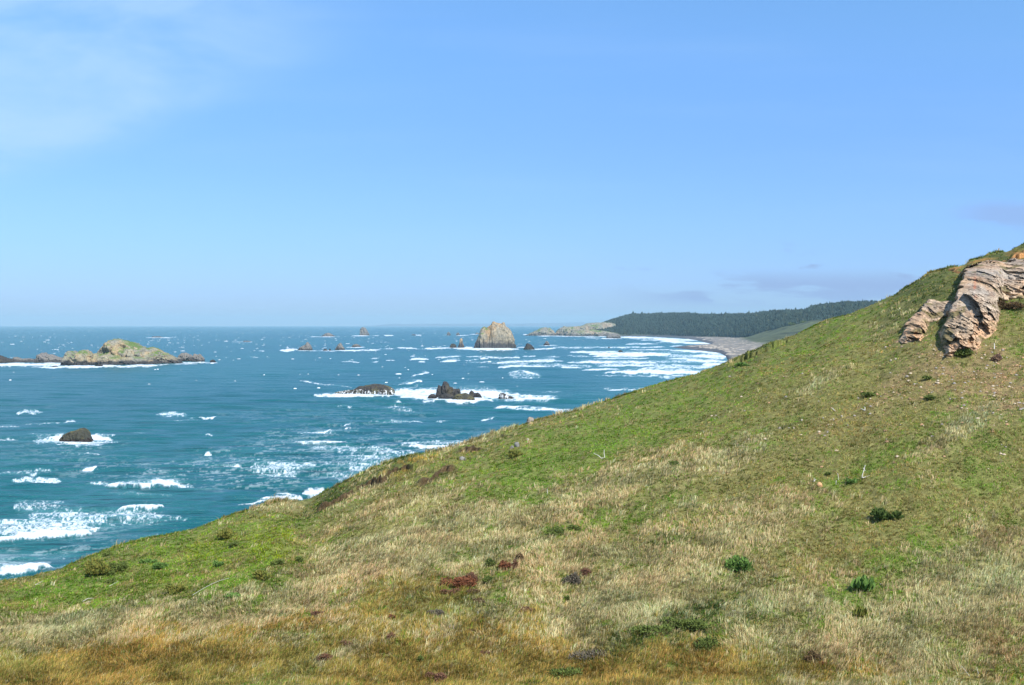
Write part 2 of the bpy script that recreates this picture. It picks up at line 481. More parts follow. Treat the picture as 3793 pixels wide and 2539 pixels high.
def build_slope():
    pxs = np.concatenate([np.linspace(-900, -120, 60), np.linspace(-116, 3900, 1250), np.linspace(3908, 4700, 60)])
    a = ak(pxs, 1600.0)[0]
    tn = np.concatenate([np.linspace(.02, .98, 40) * Y0])
    nr = 700
    NR = len(tn) + nr + 60
    ye = edge_Y(a)
    Yg = np.zeros((NR, len(a)))
    Yg[:len(tn)] = tn[:, None]
    t = np.linspace(0, 1, nr) ** 1.05
    Yg[len(tn):len(tn) + nr] = Y0 + (ye[None, :] - Y0) * t[:, None]
    d = np.linspace(0, 1, 61)[1:] ** 1.8 * 110
    Yg[len(tn) + nr:] = ye[None, :] + d[:, None]
    A = np.broadcast_to(a[None, :], Yg.shape)
    X = A * Yg
    Z, soil = ground(X, Yg)
    px, py = pxpy(X, Yg, Z)
    w = veg(px, py, X, Yg)
    col = sum(w[k][..., None] * np.array(VCOL[k][1]) for k in VK)
    col = col * (1 + .5 * fbm(X * 2.5, Yg * 2.0, 0, 4))[..., None]
    br = fbm(X * 4, Yg * 1.2, Z * 5, 4)[..., None]
    scol = np.array((.070, .048, .024)) * (1 + .6 * br) + np.array((.16, .12, .08)) * np.clip(br - .35, 0, 1)  # brown soil, darkened in the colour for shade under the turf overhang
    osoil = np.clip(soil - 1, 0, 1)[..., None]
    scol = scol * (1 - osoil) + np.array((.40, .20, .075)) * (1 + .5 * br) * osoil
    soil = np.clip(soil, 0, 1)
    col = col * (1 - soil[..., None]) + scol * soil[..., None]
    V = np.stack([X, Yg, np.maximum(Z, -6)], -1).reshape(-1, 3)
    Fc = [grid_faces(NR, len(a))]
    # the shoulder behind the camera
    nb = 24
    gx, gy = np.meshgrid(np.linspace(-90, 90, nb), np.linspace(-80, .9, nb))
    gz = CAMZ - 2.1 - .02 * gy + .0006 * gx * gx * -1 + .5 * pn(gx * .1, gy * .1)
    gz = np.where(gy > -2, CAMZ - 3.0 - np.abs(gx) * .36, gz)
    V = np.concatenate([V, np.stack([gx, gy, gz], -1).reshape(-1, 3)])
    Fc.append(grid_faces(nb, nb, NR * len(a)))
    col = np.concatenate([np.clip(col, .005, 1).reshape(-1, 3), np.tile((.09, .09, .035), (nb * nb, 1))])
    m = mat_attr('hillside_turf', 'col', .95, .1, 9.0, .06, .45)
    o = mesh_obj('hillside', V, Fc, m, smooth=True, cols={'col': col})
    tag(o, kind='structure')
    return o
build_slope()

# ------------------------------------------------------------------ grass
def build_grass():
    N = 118000
    px = RNG.uniform(-330, 4150, N)
    top = np.interp(px, _e[:, 0], _e[:, 1])
    py = top + (2600 - top) * RNG.random(N)
    a, k = ak(px, py)
    Y = ray_Y(a, k)
    # a share of tufts exactly along the crest, where blades stand against the sea and sky
    ne = 5000
    pxe = RNG.uniform(-330, 4150, ne); ae = ak(pxe, 1600.0)[0]; Ye = edge_Y(ae) - RNG.random(ne) * 1.2 + .3
    a = np.concatenate([a, ae]); Y = np.concatenate([Y, Ye]); px = np.concatenate([px, pxe])
    py = np.concatenate([py, np.interp(pxe, _e[:, 0], _e[:, 1])])
    nn = 15000
    Yn = RNG.uniform(31, 50, nn); an = ak(RNG.uniform(-330, 4150, nn), 2500.0)[0]
    zn = ground(an * Yn, Yn)[0]; pxn, pyn = pxpy(an * Yn, Yn, zn)
    a = np.concatenate([a, an]); Y = np.concatenate([Y, Yn]); px = np.concatenate([px, pxn]); py = np.concatenate([py, pyn])
    X = a * Y
    Z, soil = ground(X, Y)
    w = veg(px, py, X, Y)
    sd = np.maximum(poly_sd(px, py, CRAG1), poly_sd(px, py, CRAG2))
    keep = (soil < .3) & (RNG.random(len(px)) > w['E'] * 1.3) & (RNG.random(len(px)) > ss(-8, 6, sd) * .97) & (RNG.random(len(px)) > w['T'] * .6)
    X, Y, Z, px, py = X[keep], Y[keep], Z[keep], px[keep], py[keep]
    Wm = np.stack([w[k][keep] for k in VK], 1)
    Wm = Wm ** 2.1; Wm[:, 7] = 0; Wm /= Wm.sum(1)[:, None]
    kd = (Wm.cumsum(1) < RNG.random(len(X))[:, None]).sum(1)
    kd = np.clip(kd, 0, 6)
    #            G    L    S    O    B    D    T
    LEN = np.array([.11, .13, .27, .25, .13, .17, .09])[kd]
    NB = np.array([8, 8, 11, 11, 8, 9, 6])[kd]
    SPR = np.array([.10, .10, .13, .12, .10, .12, .12])[kd]
    COL = np.array([VCOL[k][0] for k in VK[:7]])[kd]
    COL = COL * (1 + .27 * fbm(X * .35, Y * .30, 3.0, 3))[:, None] * np.stack([1 + .25 * fbm(X * .15, Y * .15, 12.0, 3), np.ones(len(X)), 1 + 0 * X], 1)
    tv = (1 + .20 * RNG.normal(size=len(X))).clip(.45, 1.8)
    LEN = LEN * (1 + .3 * RNG.normal(size=len(X))).clip(.4, 1.7)
    LEN = np.where(Y > edge_Y(X / Y) - 1.0, LEN * 1.6, LEN)
    far = Y / 60.0
    rep = np.repeat(np.arange(len(X)), NB)
    n = len(rep)
    ang = RNG.random(n) * 2 * np.pi
    rad = np.sqrt(RNG.random(n)) * SPR[rep] * far[rep] ** .6
    bx = X[rep] + np.cos(ang) * rad; by = Y[rep] + np.sin(ang) * rad
    bz = ground(bx, by)[0] - .015
    L = LEN[rep] * (.6 + .7 * RNG.random(n)) * far[rep] ** .25
    wd = (.008 + .006 * RNG.random(n)) * far[rep] ** 1.1 * (1 + .5 * (LEN[rep] < .15))
    # outward lean plus the sea wind (from the left) with gusty swirls
    sw = fbm(bx * .35, by * .35, 2.0, 3) * 3.2
    lean = .35 + .55 * RNG.random(n)
    lx = np.cos(ang) * .55 + np.cos(sw) * .75 + .12 * RNG.normal(size=n)
    ly = np.sin(ang) * .55 + np.sin(sw) * .55 + .12 * RNG.normal(size=n)
    lx *= lean; ly *= lean
    face = ang + RNG.normal(size=n) * .8
    # sideways vector of the blade
    sx, sy = -np.sin(face), np.cos(face)
    flip = RNG.random(n) < .5
    sx = np.where(flip, np.abs(sx) + .3, sx); sn = np.hypot(sx, sy); sx /= sn; sy /= sn
    b0 = np.stack([bx - sx * wd, by - sy * wd, bz], 1); b1 = np.stack([bx + sx * wd, by + sy * wd, bz], 1)
    mx, my, mz = bx + lx * L * .35, by + ly * L * .35, bz + L * .62
    m0 = np.stack([mx - sx * wd * .8, my - sy * wd * .8, mz], 1); m1 = np.stack([mx + sx * wd * .8, my + sy * wd * .8, mz], 1)
    tz = bz + L * (1.0 - .35 * lean)
    tp = np.stack([bx + lx * L * 1.05, by + ly * L * 1.05, tz], 1)
    V = np.stack([b0, b1, m1, m0, tp], 1).reshape(-1, 3)
    i = np.arange(n) * 5
    quads = np.stack([i, i + 1, i + 2, i + 3], 1); tris = np.stack([i + 3, i + 2, i + 4], 1)
    c = COL[rep] * tv[rep][:, None] * (1 + .22 * RNG.normal(size=n)).clip(.4, 1.9)[:, None]
    # every tuft holds some blades of another kind
    alt = RNG.random(n) < .27
    ac = np.array([VCOL[k][0] for k in ('S', 'G', 'G', 'B', 'O')])[RNG.integers(0, 5, n)]
    c = np.where(alt[:, None], ac * .85, c)
    c[:, 0] *= 1 + .10 * RNG.normal(size=n)
    c = np.clip(c, .01, .75)
    cc = np.repeat(c, 5, 0)
    s = NT('grass_blade')
    col = s.attr('col')
    d = s.n('ShaderNodeBsdfDiffuse'); s.set(d.inputs[0], col)
    tr = s.n('ShaderNodeBsdfTranslucent'); s.set(tr.inputs[0], col)
    m = s.n('ShaderNodeMixShader'); m.inputs[0].default_value = .25
    s.t.links.new(d.outputs[0], m.inputs[1]); s.t.links.new(tr.outputs[0], m.inputs[2])
    o = s.n('ShaderNodeOutputMaterial'); s.t.links.new(m.outputs[0], o.inputs[0])
    g = mesh_obj('grass', V, [quads, tris], s.m, cols={'col': cc})
    tag(g, 'short green turf and long dry straw grass covering the coastal slope', 'grass', kind='stuff')
    print('blades', n)
build_grass()

# ------------------------------------------------------------------ the near crag
def crag(name, label, poly, bulge, foot, lean, cat='rock outcrop', seed=0.0):
    p = np.array(poly, float)
    x0, x1, y0, y1 = p[:, 0].min() - 14, p[:, 0].max() + 14, p[:, 1].min() - 12, p[:, 1].max() + 14
    nc, nr = int((x1 - x0) / 1.7), int((y1 - y0) / 1.7)
    gx, gy = np.meshgrid(np.linspace(x0, x1, nc), np.linspace(y1, y0, nr))
    gy2 = np.maximum(gy, np.interp(gx, _e[:, 0], _e[:, 1]) + 1.5)
    a, k = ak(gx, gy2)
    Y = ray_Y(a, k)
    Yt = Y.copy()
    ft = np.array(foot, float); fx_ = np.arange(x0 - 40, x1 + 40, 2.0)
    fy_ = np.convolve(np.pad(np.interp(fx_, ft[:, 0], ft[:, 1]), 6, mode='edge'), np.ones(13) / 13, 'valid')
    Y = Y - lean * np.clip(np.interp(gx, fx_, fy_) - gy, 0, 400)
    X = a * Y; Z = CAMZ + k * Y
    wx = gx + 17 * fbm(X * .8, Y * .5, Z * .8 + seed, 3); wy = gy + 17 * fbm(X * .8 + 9, Y * .5, Z * .8 + seed, 3)
    sd = poly_sd(wx, wy, poly)
    al, ac_ = X * .42 + Z * .9, X * .9 - Z * .42           # beds run steeply down to the left
    w1 = .15 * fbm(X * .6, Z * .6, seed, 3)
    c1, e1 = cells(al * .38 + seed + w1, ac_ * .50 + w1, .3)
    c2, e2 = cells(al * 1.0 + w1, ac_ * 1.5 + seed, .6)
    c3, e3 = cells(X * 2.9 + seed, Z * 3.6, .1)
    cq, eq = cells(X * 1.3 + .4 * w1, Z * 1.9 + seed, .9)
    dip = Z
    low = ss(0, 60, sd) * ss(1330, 1230, gy)
    rel = bulge * ss(-2, 110, sd) * (.35 + .65 * low) + .25 * ss(-3, 10, sd)
    q0 = .12 * fbm(X * .9, Z * .9, 4.0, 3)
    fa, ra = facets(al * .34 + seed + q0, ac_ * .48 + q0); fb, rb = facets(al * .85 + q0, ac_ * 1.15 + seed + q0)
    fc, rc = facets(X * 2.0 + seed + q0, Z * 2.5); fd, rd = facets(X * 4.5, Z * 5.2 + seed)
    c2, c3, cq = rb, rc, rd
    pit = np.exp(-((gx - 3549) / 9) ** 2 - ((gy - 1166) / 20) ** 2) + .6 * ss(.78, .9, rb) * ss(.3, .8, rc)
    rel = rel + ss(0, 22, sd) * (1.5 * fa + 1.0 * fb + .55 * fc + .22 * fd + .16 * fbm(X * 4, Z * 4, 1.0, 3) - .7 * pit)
    rel = np.where(sd < 0, -.5 * ss(0, 8, -sd), np.maximum(rel, .05))
    # push the surface out of the slope toward the open side
    ln = np.sqrt(a * a + 1 + k * k)
    back = (ss(0, 10, -sd) * (Yt + .6 - Y))
    X = X + a * back; Y = Y + back; Z = Z + k * back
    V = np.stack([X - a / ln * rel, Y - rel / ln, Z - k / ln * rel], -1)
    V[..., 2] -= .25 * (sd < 0) * ss(0, 8, -sd)
    big = fbm(X * .25 + 3, dip * .4, Z * .2, 3); med = fbm(X * 1.2, dip * 1.6, Z * 1.0, 4)
    tan = np.array((.46, .33, .215)); org = np.array((.50, .28, .15)); gry = np.array((.33, .30, .26)); pal = np.array((.56, .46, .34))
    up = ss(1180, 1010, gy)[..., None] * ss(3560, 3600, gx)[..., None]
    g = np.clip(up * .75 + big[..., None] * 1.2, 0, 1)
    col = tan * (1 - g) + gry * g
    o_ = np.clip(ss(1150, 1290, gy) * .6 + med * .8, 0, 1)[..., None] * .7
    col = col * (1 - o_) + org * o_
    p_ = (ss(.62, .85, c2) * .6)[..., None]
    col = col * (1 - p_) + pal * p_
    col = col * (1 + .7 * (c3 - .5) + .3 * (cq - .5) + .6 * fbm(X * 6, dip * 7, 2.0, 3))[..., None]
    pocket_shade = ss(.26, .5, fbm(X * 3.2 + 9, Z * 4, 6.0, 4))[..., None]  # dark pits: pockets of shade painted into the rock colour
    col = col * (1 - pocket_shade * .8) + np.array((.07, .05, .035)) * pocket_shade * .8
    pit_shade = pit[..., None] * .8  # sunken pits also get their shade in the colour
    col = col * (1 - np.clip(pit_shade, 0, .75)) + np.array((.07, .045, .03)) * np.clip(pit_shade, 0, .75)
    rs = (np.exp(-((gx - 3612) / 6) ** 2 - ((gy - 1065) / 38) ** 2))[..., None] * ss(-.3, .2, med)[..., None]
    col = col * (1 - rs) + np.array((.42, .15, .08)) * rs
    gp = (ss(.18, .42, fbm(X * .6 + 5, Y * .5, Z * .6, 4)) * .75 * (sd < 45))[..., None]
    col = col * (1 - gp) + np.array((.14, .13, .05)) * gp
    m = mat_attr(name + '_stone', 'col', .92, .15, 7.0, .10, .3)
    nrr, ncc = gx.shape
    gf = grid_faces(nrr, ncc); gf = gf[(sd.ravel()[gf] > -9).any(1)]
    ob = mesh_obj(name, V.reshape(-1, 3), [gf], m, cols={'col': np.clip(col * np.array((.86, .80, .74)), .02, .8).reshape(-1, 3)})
    tag(ob, label, cat)
    return ob
crag('rock_outcrop', 'large tan and grey craggy outcrop jutting from the top right of the grassy slope', CRAG1, .7,
     [(3400, 1235), (3478, 1240), (3488, 1322), (3545, 1318), (3600, 1306), (3628, 1282), (3668, 1252), (3694, 1218), (3706, 1165), (3716, 1108), (3745, 1095), (3960, 1090)], .031)
crag('rock_outcrop', 'small tan rock rib leaning down left beside the large crag', CRAG2, .6, [(3300, 1300), (3318, 1298), (3370, 1280), (3418, 1265), (3432, 1222), (3450, 1186), (3515, 1150), (3560, 1110)], .034, seed=7.3)

# ------------------------------------------------------------------ sea rocks
M_DARK = mat_rock('dark_wet_rock', (.032, .031, .032), (.050, .046, .042), (.07, .06, .038), 9, 2.0, 0, 0, (.022, .021, .022))
M_WASH = mat_rock('washed_reef_rock', (.034, .032, .031), (.055, .050, .040), (.09, .085, .045), 9, 0, 0, 3.4)
M_MOSS = mat_rock('mossy_dark_rock', (.060, .055, .035), (.11, .10, .04), (.05, .05, .035), 6, 1.3, 0, 0, (.035, .028, .025))
M_ISLE = mat_rock('island_rock', (.27, .245, .17), (.34, .25, .14), (.22, .21, .17), 26, 5.5, 1.7, 0, (.045, .042, .040))
M_GREY = mat_rock('grey_rock', (.15, .145, .14), (.20, .18, .155), (.17, .16, .14), 14, 4.0, 0, 0, (.06, .055, .052))
M_STACK = mat_rock('stack_rock', (.31, .26, .175), (.26, .23, .17), (.37, .24, .12), 42, 15.0, .25, 0, (.062, .056, .054))
M_FAR = mat_rock('far_rock', (.16, .15, .14), (.20, .18, .15), (.12, .115, .11), 20, 5.0, 0, 0, (.075, .07, .07))
M_HEAD = mat_rock('headland_rock', (.24, .22, .18), (.19, .20, .14), (.30, .24, .17), 60, 10.0, 1.0, 0, (.12, .11, .10))

def loft(prof, base_py, thick=.8, seed=0.0, rough=1.0, nx=None, yshift=0.0, power=.62, Yc=None):
    """one boulder-like body whose outline follows prof; returns verts, faces"""
    pr = np.array(prof, float)
    Yf = float(sea_pt(W / 2, base_py)[1])
    a0 = ak(pr[:, 0], HZ)[0]
    width = (a0.max() - a0.min()) * Yf
    a_, k_ = ak(pr[:, 0], pr[:, 1])
    hmax = (CAMZ + k_.max() * Yf)
    D = thick * min(width * .5, hmax * 2.2 + 2)
    Yc_ = (Yf + D * .85 if Yc is None else Yc) + yshift
    xs = a_ * Yc_; zs = CAMZ + k_ * Yc_
    n = nx or 90
    m = 56
    t = np.linspace(0, 1, n)
    xx = xs[0] + (xs[-1] - xs[0]) * (.5 - .5 * np.cos(np.pi * t))
    zt = np.interp(xx, xs, zs)
    end = np.clip(np.minimum(t, 1 - t) / .05, 0, 1) ** .5
    zt = -2.5 + (zt + 2.5) * end
    Dx = D * (.18 + .82 * np.clip(zt / max(hmax, .5), 0, 1) ** .45) * end + .02 * D
    th = np.linspace(0, np.pi, m)
    cy = -np.sign(np.cos(th)) * np.abs(np.cos(th)) ** .75; sz = np.sin(th) ** power
    X = np.broadcast_to(xx[:, None], (n, m)).copy()
    Yv = Yc_ + Dx[:, None] * cy[None, :]
    Zv = -2.5 + (zt[:, None] + 2.5) * sz[None, :]
    s = max(hmax, width * .18)
    amp = s * rough
    q = 1.0 / s
    c1, e1 = cells(X * 2.2 * q + seed, Yv * 2.2 * q, Zv * 1.6 * q)
    c2, e2 = cells(X * 5.5 * q, Yv * 5.5 * q + seed, Zv * 4.5 * q)
    c3, e3 = cells(X * 12 * q, Yv * 12 * q + seed, Zv * 10 * q)
    d = amp * (.10 * (c1 - .5) + .07 * (c2 - .5) + .03 * (c3 - .5) + .12 * fbm(X * 1.5 * q, Yv * 1.5 * q, Zv * 1.5 * q + seed, 4) - .06 * (1 - ss(0, .2, e1)) - .03 * (1 - ss(0, .25, e2)))
    tp = np.clip(sz, 0, 1)[None, :]
    Yv = Yv + d * 1.6 * cy[None, :]
    X = X + d * .7 * (2 * t[:, None] - 1)
    Zv = Zv + d * .45 * tp * np.clip(Zv / s * 3, 0, 1)
    V = np.stack([X, Yv, Zv], -1).reshape(-1, 3)
    return V, grid_faces(n, m)

def rock(label, prof, base_py, mat, cat='sea rock', name='sea_rock', extra=None, **kw):
    V, Fc = loft(prof, base_py, **kw)
    Vs, Fs, off = [V], [Fc], len(V)
    for e in (extra or []):
        V2, F2 = loft(e[0], e[1], **(e[2] if len(e) > 2 else {}))
        Vs.append(V2); Fs.append(F2 + off); off += len(V2)
    V = np.concatenate(Vs)
    c = V.mean(0); c[2] = 0
    o = mesh_obj(name, V - c, Fs, mat)
    o.location = [float(v) for v in c]
    tag(o, label, cat)
    return o

rock('big tan island peak with green ledges, tallest rock on the left',
     [(350, 1352), (362, 1325), (371, 1311), (380, 1300), (397, 1279), (418, 1260), (444, 1257), (482, 1266), (512, 1279), (529, 1288), (580, 1296), (619, 1311), (649, 1328), (666, 1340), (680, 1350)],
     1349, M_ISLE, cat='island', name='rock_island', thick=.62, nx=200, power=.8,
     extra=[([(360, 1352), (372, 1318), (400, 1312), (430, 1320), (470, 1326), (500, 1340), (512, 1352)], 1352, dict(seed=3, nx=90, power=.7)),
            ([(455, 1352), (470, 1322), (500, 1318), (540, 1326), (580, 1336), (600, 1350)], 1350, dict(seed=8, nx=90, power=.7))], rough=1.1)
rock('grey brown two humped block joined to the left foot of the big island',
     [(236, 1355), (243, 1325), (256, 1300), (272, 1299), (292, 1311), (300, 1297), (320, 1299), (341, 1311), (362, 1309), (372, 1318), (382, 1355)], 1353, M_ISLE, thick=.8, nx=110, seed=2.5, power=.55)
rock('jagged dark grey rock left of the island, with a step down to its right', [(135, 1344), (141, 1330), (147, 1314), (162, 1307), (172, 1312), (192, 1314), (210, 1322), (228, 1326), (241, 1334), (244, 1344)], 1344, M_GREY, seed=1.1, power=.5)
rock('low dark rock shelf between the jagged grey rock and the left frame edge', [(45, 1342), (52, 1328), (60, 1323), (80, 1330), (105, 1328), (125, 1331), (142, 1341)], 1342, M_GREY, seed=4.1)
rock('dark sloping rock cut by the left edge of the view', [(-70, 1346), (-50, 1322), (-20, 1314), (0, 1318), (20, 1325), (40, 1337), (48, 1347)], 1346, M_DARK, seed=5.5)
rock('rounded grey rock just right of the big island', [(657, 1340), (662, 1322), (668, 1311), (676, 1307), (692, 1309), (706, 1315), (714, 1324), (718, 1338)], 1339, M_GREY, seed=6.1, power=.5)
rock('twin topped tan grey rock, second right of the big island', [(711, 1341), (716, 1320), (722, 1311), (731, 1315), (741, 1312), (750, 1322), (757, 1330), (759, 1341)], 1341, M_GREY, seed=6.9, power=.5)
rock('tiny black rock ending the row right of the big island', [(777, 1343), (781, 1335), (790, 1332), (797, 1337), (801, 1343)], 1343, M_DARK, seed=7.9)
rock('little black rock awash in the foam in front of the island', [(346, 1358), (356, 1354), (366, 1350), (376, 1351), (382, 1358)], 1358, M_DARK, seed=8.9)
rock('flat black rock awash in the foam left of the island', [(190, 1359), (197, 1356), (208, 1355), (216, 1359)], 1359.5, M_DARK, seed=9.9)
rock('thin black reef far out beyond the big island', [(560, 1251), (568, 1247), (580, 1246), (594, 1247.5), (609, 1251)], 1251, M_FAR, cat='reef', seed=1.9)
rock('small dark reef far out halfway between island and sea stacks', [(899, 1267), (905, 1263), (915, 1262.5), (925, 1264), (932, 1267)], 1267, M_FAR, cat='reef', seed=2.9)
rock('dark sea stack with a tiny knob on top, left end of the middle row', [(1103, 1298), (1110, 1289), (1123, 1281), (1134, 1275), (1139, 1266), (1144, 1273), (1152, 1281), (1156, 1292), (1158, 1298)], 1298, M_GREY, cat='sea stack', name='sea_stack', seed=3.9, rough=.7)
rock('low dark boulder awash between two middle row stacks', [(1196, 1300), (1201, 1293), (1208, 1293), (1215, 1300)], 1300, M_DARK, seed=4.9)
rock('smallest dark boulder touching the foam beside the cone shaped stack', [(1218, 1300), (1220, 1292), (1224, 1293), (1226, 1300)], 1300, M_DARK, seed=5.9)
rock('cone shaped grey sea stack in the middle row', [(1241, 1297), (1247, 1285), (1254, 1275), (1260, 1271.5), (1266, 1276), (1272, 1286), (1279, 1297)], 1297, M_GREY, cat='sea stack', name='sea_stack', seed=6.2, rough=.7)
rock('low mound shaped rock right behind the cone shaped stack', [(1301, 1286), (1309, 1278), (1320, 1274.5), (1330, 1279), (1340, 1286)], 1286, M_GREY, seed=7.2)
rock('broad low dark rock far out, left of the pale rounded stack', [(1186, 1247), (1196, 1243), (1206, 1236), (1216, 1233.5), (1226, 1237), (1238, 1244), (1246, 1247)], 1247, M_FAR, seed=8.2)
rock('pale rounded sea stack just under the horizon in the far row', [(1333, 1243), (1335, 1222), (1339, 1215), (1346, 1213), (1354, 1216), (1361, 1227), (1367, 1239), (1369, 1243)], 1243, M_FAR, cat='sea stack', name='sea_stack', seed=9.2, rough=.6, power=.45)
rock('tiny flat rock far out in the gap between the stacks', [(1523, 1243), (1529, 1239), (1536, 1239), (1542, 1243)], 1243, M_FAR, seed=1.4)
rock('small far off stump left of the giant stack', [(1655, 1243), (1657, 1233), (1662, 1230), (1667, 1234), (1670, 1243)], 1243, M_FAR, seed=2.4, power=.5)
rock('small far off peak closest behind the giant stack', [(1688, 1243), (1692, 1235), (1697, 1231.5), (1701, 1236), (1704, 1243)], 1243, M_FAR, seed=3.4, power=.5)
rock('tiny far rock touching the left outline of the giant stack', [(1757, 1239), (1764, 1234), (1770, 1233), (1778, 1239)], 1239, M_FAR, seed=3.8)
rock('squat dark rock left of the finger shaped pillar', [(1665, 1289), (1668, 1279), (1674, 1273), (1682, 1274), (1689, 1279), (1692, 1289)], 1289, M_DARK, seed=4.4, power=.45)
rock('slim finger shaped rock pillar with an orange tip beside the giant stack',
     [(1694, 1289), (1699, 1281), (1702, 1270), (1703, 1256), (1708, 1252.5), (1713, 1256), (1714, 1272), (1718, 1281), (1722, 1289)], 1289, M_STACK, cat='rock pillar', name='rock_pillar', seed=5.4, rough=.4, power=.4)
rock('giant tan flat topped sea stack breaking the horizon',
     [(1757, 1291), (1763, 1272), (1770, 1256), (1776, 1238), (1779, 1222), (1785, 1213), (1794, 1209), (1802, 1213), (1812, 1208), (1820, 1201), (1824, 1193.5), (1830, 1191.5), (1838, 1196), (1858, 1199), (1863, 1194), (1869, 1196), (1873, 1209), (1884, 1217), (1894, 1228), (1900, 1245), (1905, 1260), (1910, 1277), (1914, 1291)],
     1290, M_STACK, cat='sea stack', name='sea_stack', thick=.75, nx=260, rough=.42, power=.36, seed=.3)
rock('dark fin shaped rock right of the giant stack', [(1938, 1296), (1945, 1285), (1949, 1275), (1953, 1271), (1962, 1274), (1971, 1281), (1977, 1289), (1981, 1296)], 1296, M_DARK, seed=6.4, power=.45)
rock('small dark pyramid rock farther right of the giant stack', [(2012, 1280), (2018, 1272), (2023, 1265), (2027, 1264), (2032, 1270), (2038, 1280)], 1280, M_GREY, seed=7.4, power=.5)
rock('dark rock with white surf in its notch below the headland', [(2245, 1254), (2249, 1242), (2256, 1238), (2268, 1237), (2276, 1235), (2286, 1236), (2295, 1242), (2300, 1254)], 1254, M_GREY, seed=8.4, power=.5)
rock('small dark rock in the broad surf off the beach', [(2288, 1305), (2293, 1299), (2299, 1297), (2304, 1299), (2308, 1305)], 1305, M_DARK, seed=9.4)
rock('tiniest dark rock among the breakers off the beach', [(2252, 1290), (2254, 1285), (2257, 1285), (2259, 1290)], 1290, M_DARK, seed=.4)
rock('long low black reef with water pouring off its left end',
     [(1226, 1463), (1240, 1455), (1262, 1450), (1302, 1446), (1318, 1440), (1332, 1432), (1363, 1428), (1386, 1423), (1405, 1426), (1424, 1427), (1440, 1434), (1452, 1444), (1461, 1455), (1466, 1463)],
     1463, M_WASH, cat='reef', name='reef_rock', thick=.9, nx=200, seed=.8, power=.5)
rock('tall black spiky rock rising from the middle foam patch',
     [(1614, 1476), (1616, 1455), (1618, 1440), (1624, 1426), (1631, 1430), (1637, 1432), (1641, 1418), (1646, 1413.5), (1654, 1414), (1662, 1422), (1666, 1433), (1675, 1434), (1681, 1441), (1690, 1442), (1699, 1439), (1703, 1446), (1704, 1460), (1706, 1476)],
     1474, M_DARK, name='sea_rock', thick=.8, nx=160, seed=1.7, rough=.7, power=.5,
     extra=[([(1618, 1478), (1632, 1466), (1650, 1458), (1670, 1462), (1690, 1470), (1700, 1478)], 1479, dict(seed=5, power=.7))])
rock('small black knob left of the spiky rock in the foam', [(1583, 1479), (1588, 1467), (1597, 1460), (1606, 1460), (1614, 1466), (1621, 1479)], 1479, M_DARK, seed=2.7, power=.5)
rock('wide lumpy brown black rock in front of the spiky rock', [(1664, 1489), (1676, 1478), (1685, 1466), (1693, 1461), (1708, 1459), (1724, 1455), (1736, 1461), (1746, 1467), (1756, 1474), (1763, 1486)], 1487, M_MOSS, nx=130, seed=3.7, power=.55)
rock('dark rock with a hooked right end beside the lumpy one', [(1734, 1474), (1739, 1456), (1746, 1447), (1753, 1450), (1758, 1457), (1771, 1454), (1778, 1460), (1785, 1473)], 1474, M_DARK, seed=4.7, power=.5)
rock('black wedge shaped rock at the right end of the foam patch', [(1846, 1479), (1849, 1462), (1854, 1457), (1866, 1457), (1881, 1465), (1896, 1469), (1912, 1478)], 1479, M_WASH, seed=5.7, power=.5)
rock('lone mossy dark boulder in a ring of surf, nearest rock on the left',
     [(227, 1636), (230, 1617), (240, 1608), (252, 1602), (268, 1597), (283, 1595), (295, 1589), (306, 1585), (317, 1591), (325, 1606), (330, 1618), (340, 1628), (345, 1636)], 1637, M_MOSS, name='boulder', cat='boulder', nx=140, thick=.85, seed=6.7, power=.5, rough=.8)
rock('pale humped islet off the tip of the headland', [(1942, 1243), (1958, 1238), (1970, 1233), (1989, 1222), (2003, 1216), (2019, 1213), (2037, 1215), (2049, 1226), (2058, 1238), (2064, 1243)], 1244, M_HEAD, cat='islet', name='rocky_islet', thick=.6, nx=110, seed=7.7, power=.75)

# ------------------------------------------------------------------ far coast: beach, dunes, forest hill, headland
COAST = [(2240, 1243), (2296, 1246.5), (2400, 1247), (2514, 1252), (2580, 1261), (2634, 1275), (2590, 1277), (2540, 1281), (2490, 1287), (2530, 1293), (2583, 1298), (2640, 1304),
         (2668, 1309), (2688, 1320), (2697, 1336), (2700, 1360), (2740, 1420), (3900, 1500), (3900, 1215), (2240, 1215)]
_cp = [2150, 2300, 2400, 2514, 2600, 2700, 2760, 2800, 2893, 3000, 3200, 3600]
_foot = [4560, 4600, 4750, 4440, 4030, 3800, 3500, 3350, 3100, 2950, 2700, 2400]
_fz = [4, 5, 5, 5, 5, 5, 6, 15, 35, 53, 66, 72]
_d0 = [9000, 9000, 9000, 9000, 9000, 2700, 2450, 2330, 2150, 1900, 1600, 1400]
SKY = [(2150, 1212), (2173, 1204), (2224, 1200), (2293, 1181), (2330, 1172), (2378, 1170), (2430, 1168), (2480, 1168), (2551, 1168), (2602, 1173), (2691, 1174), (2760, 1172), (2807, 1171), (2858, 1162),
       (2920, 1162), (2978, 1161), (3000, 1150), (3033, 1143), (3080, 1138), (3132, 1132), (3251, 1131), (3600, 1120)]
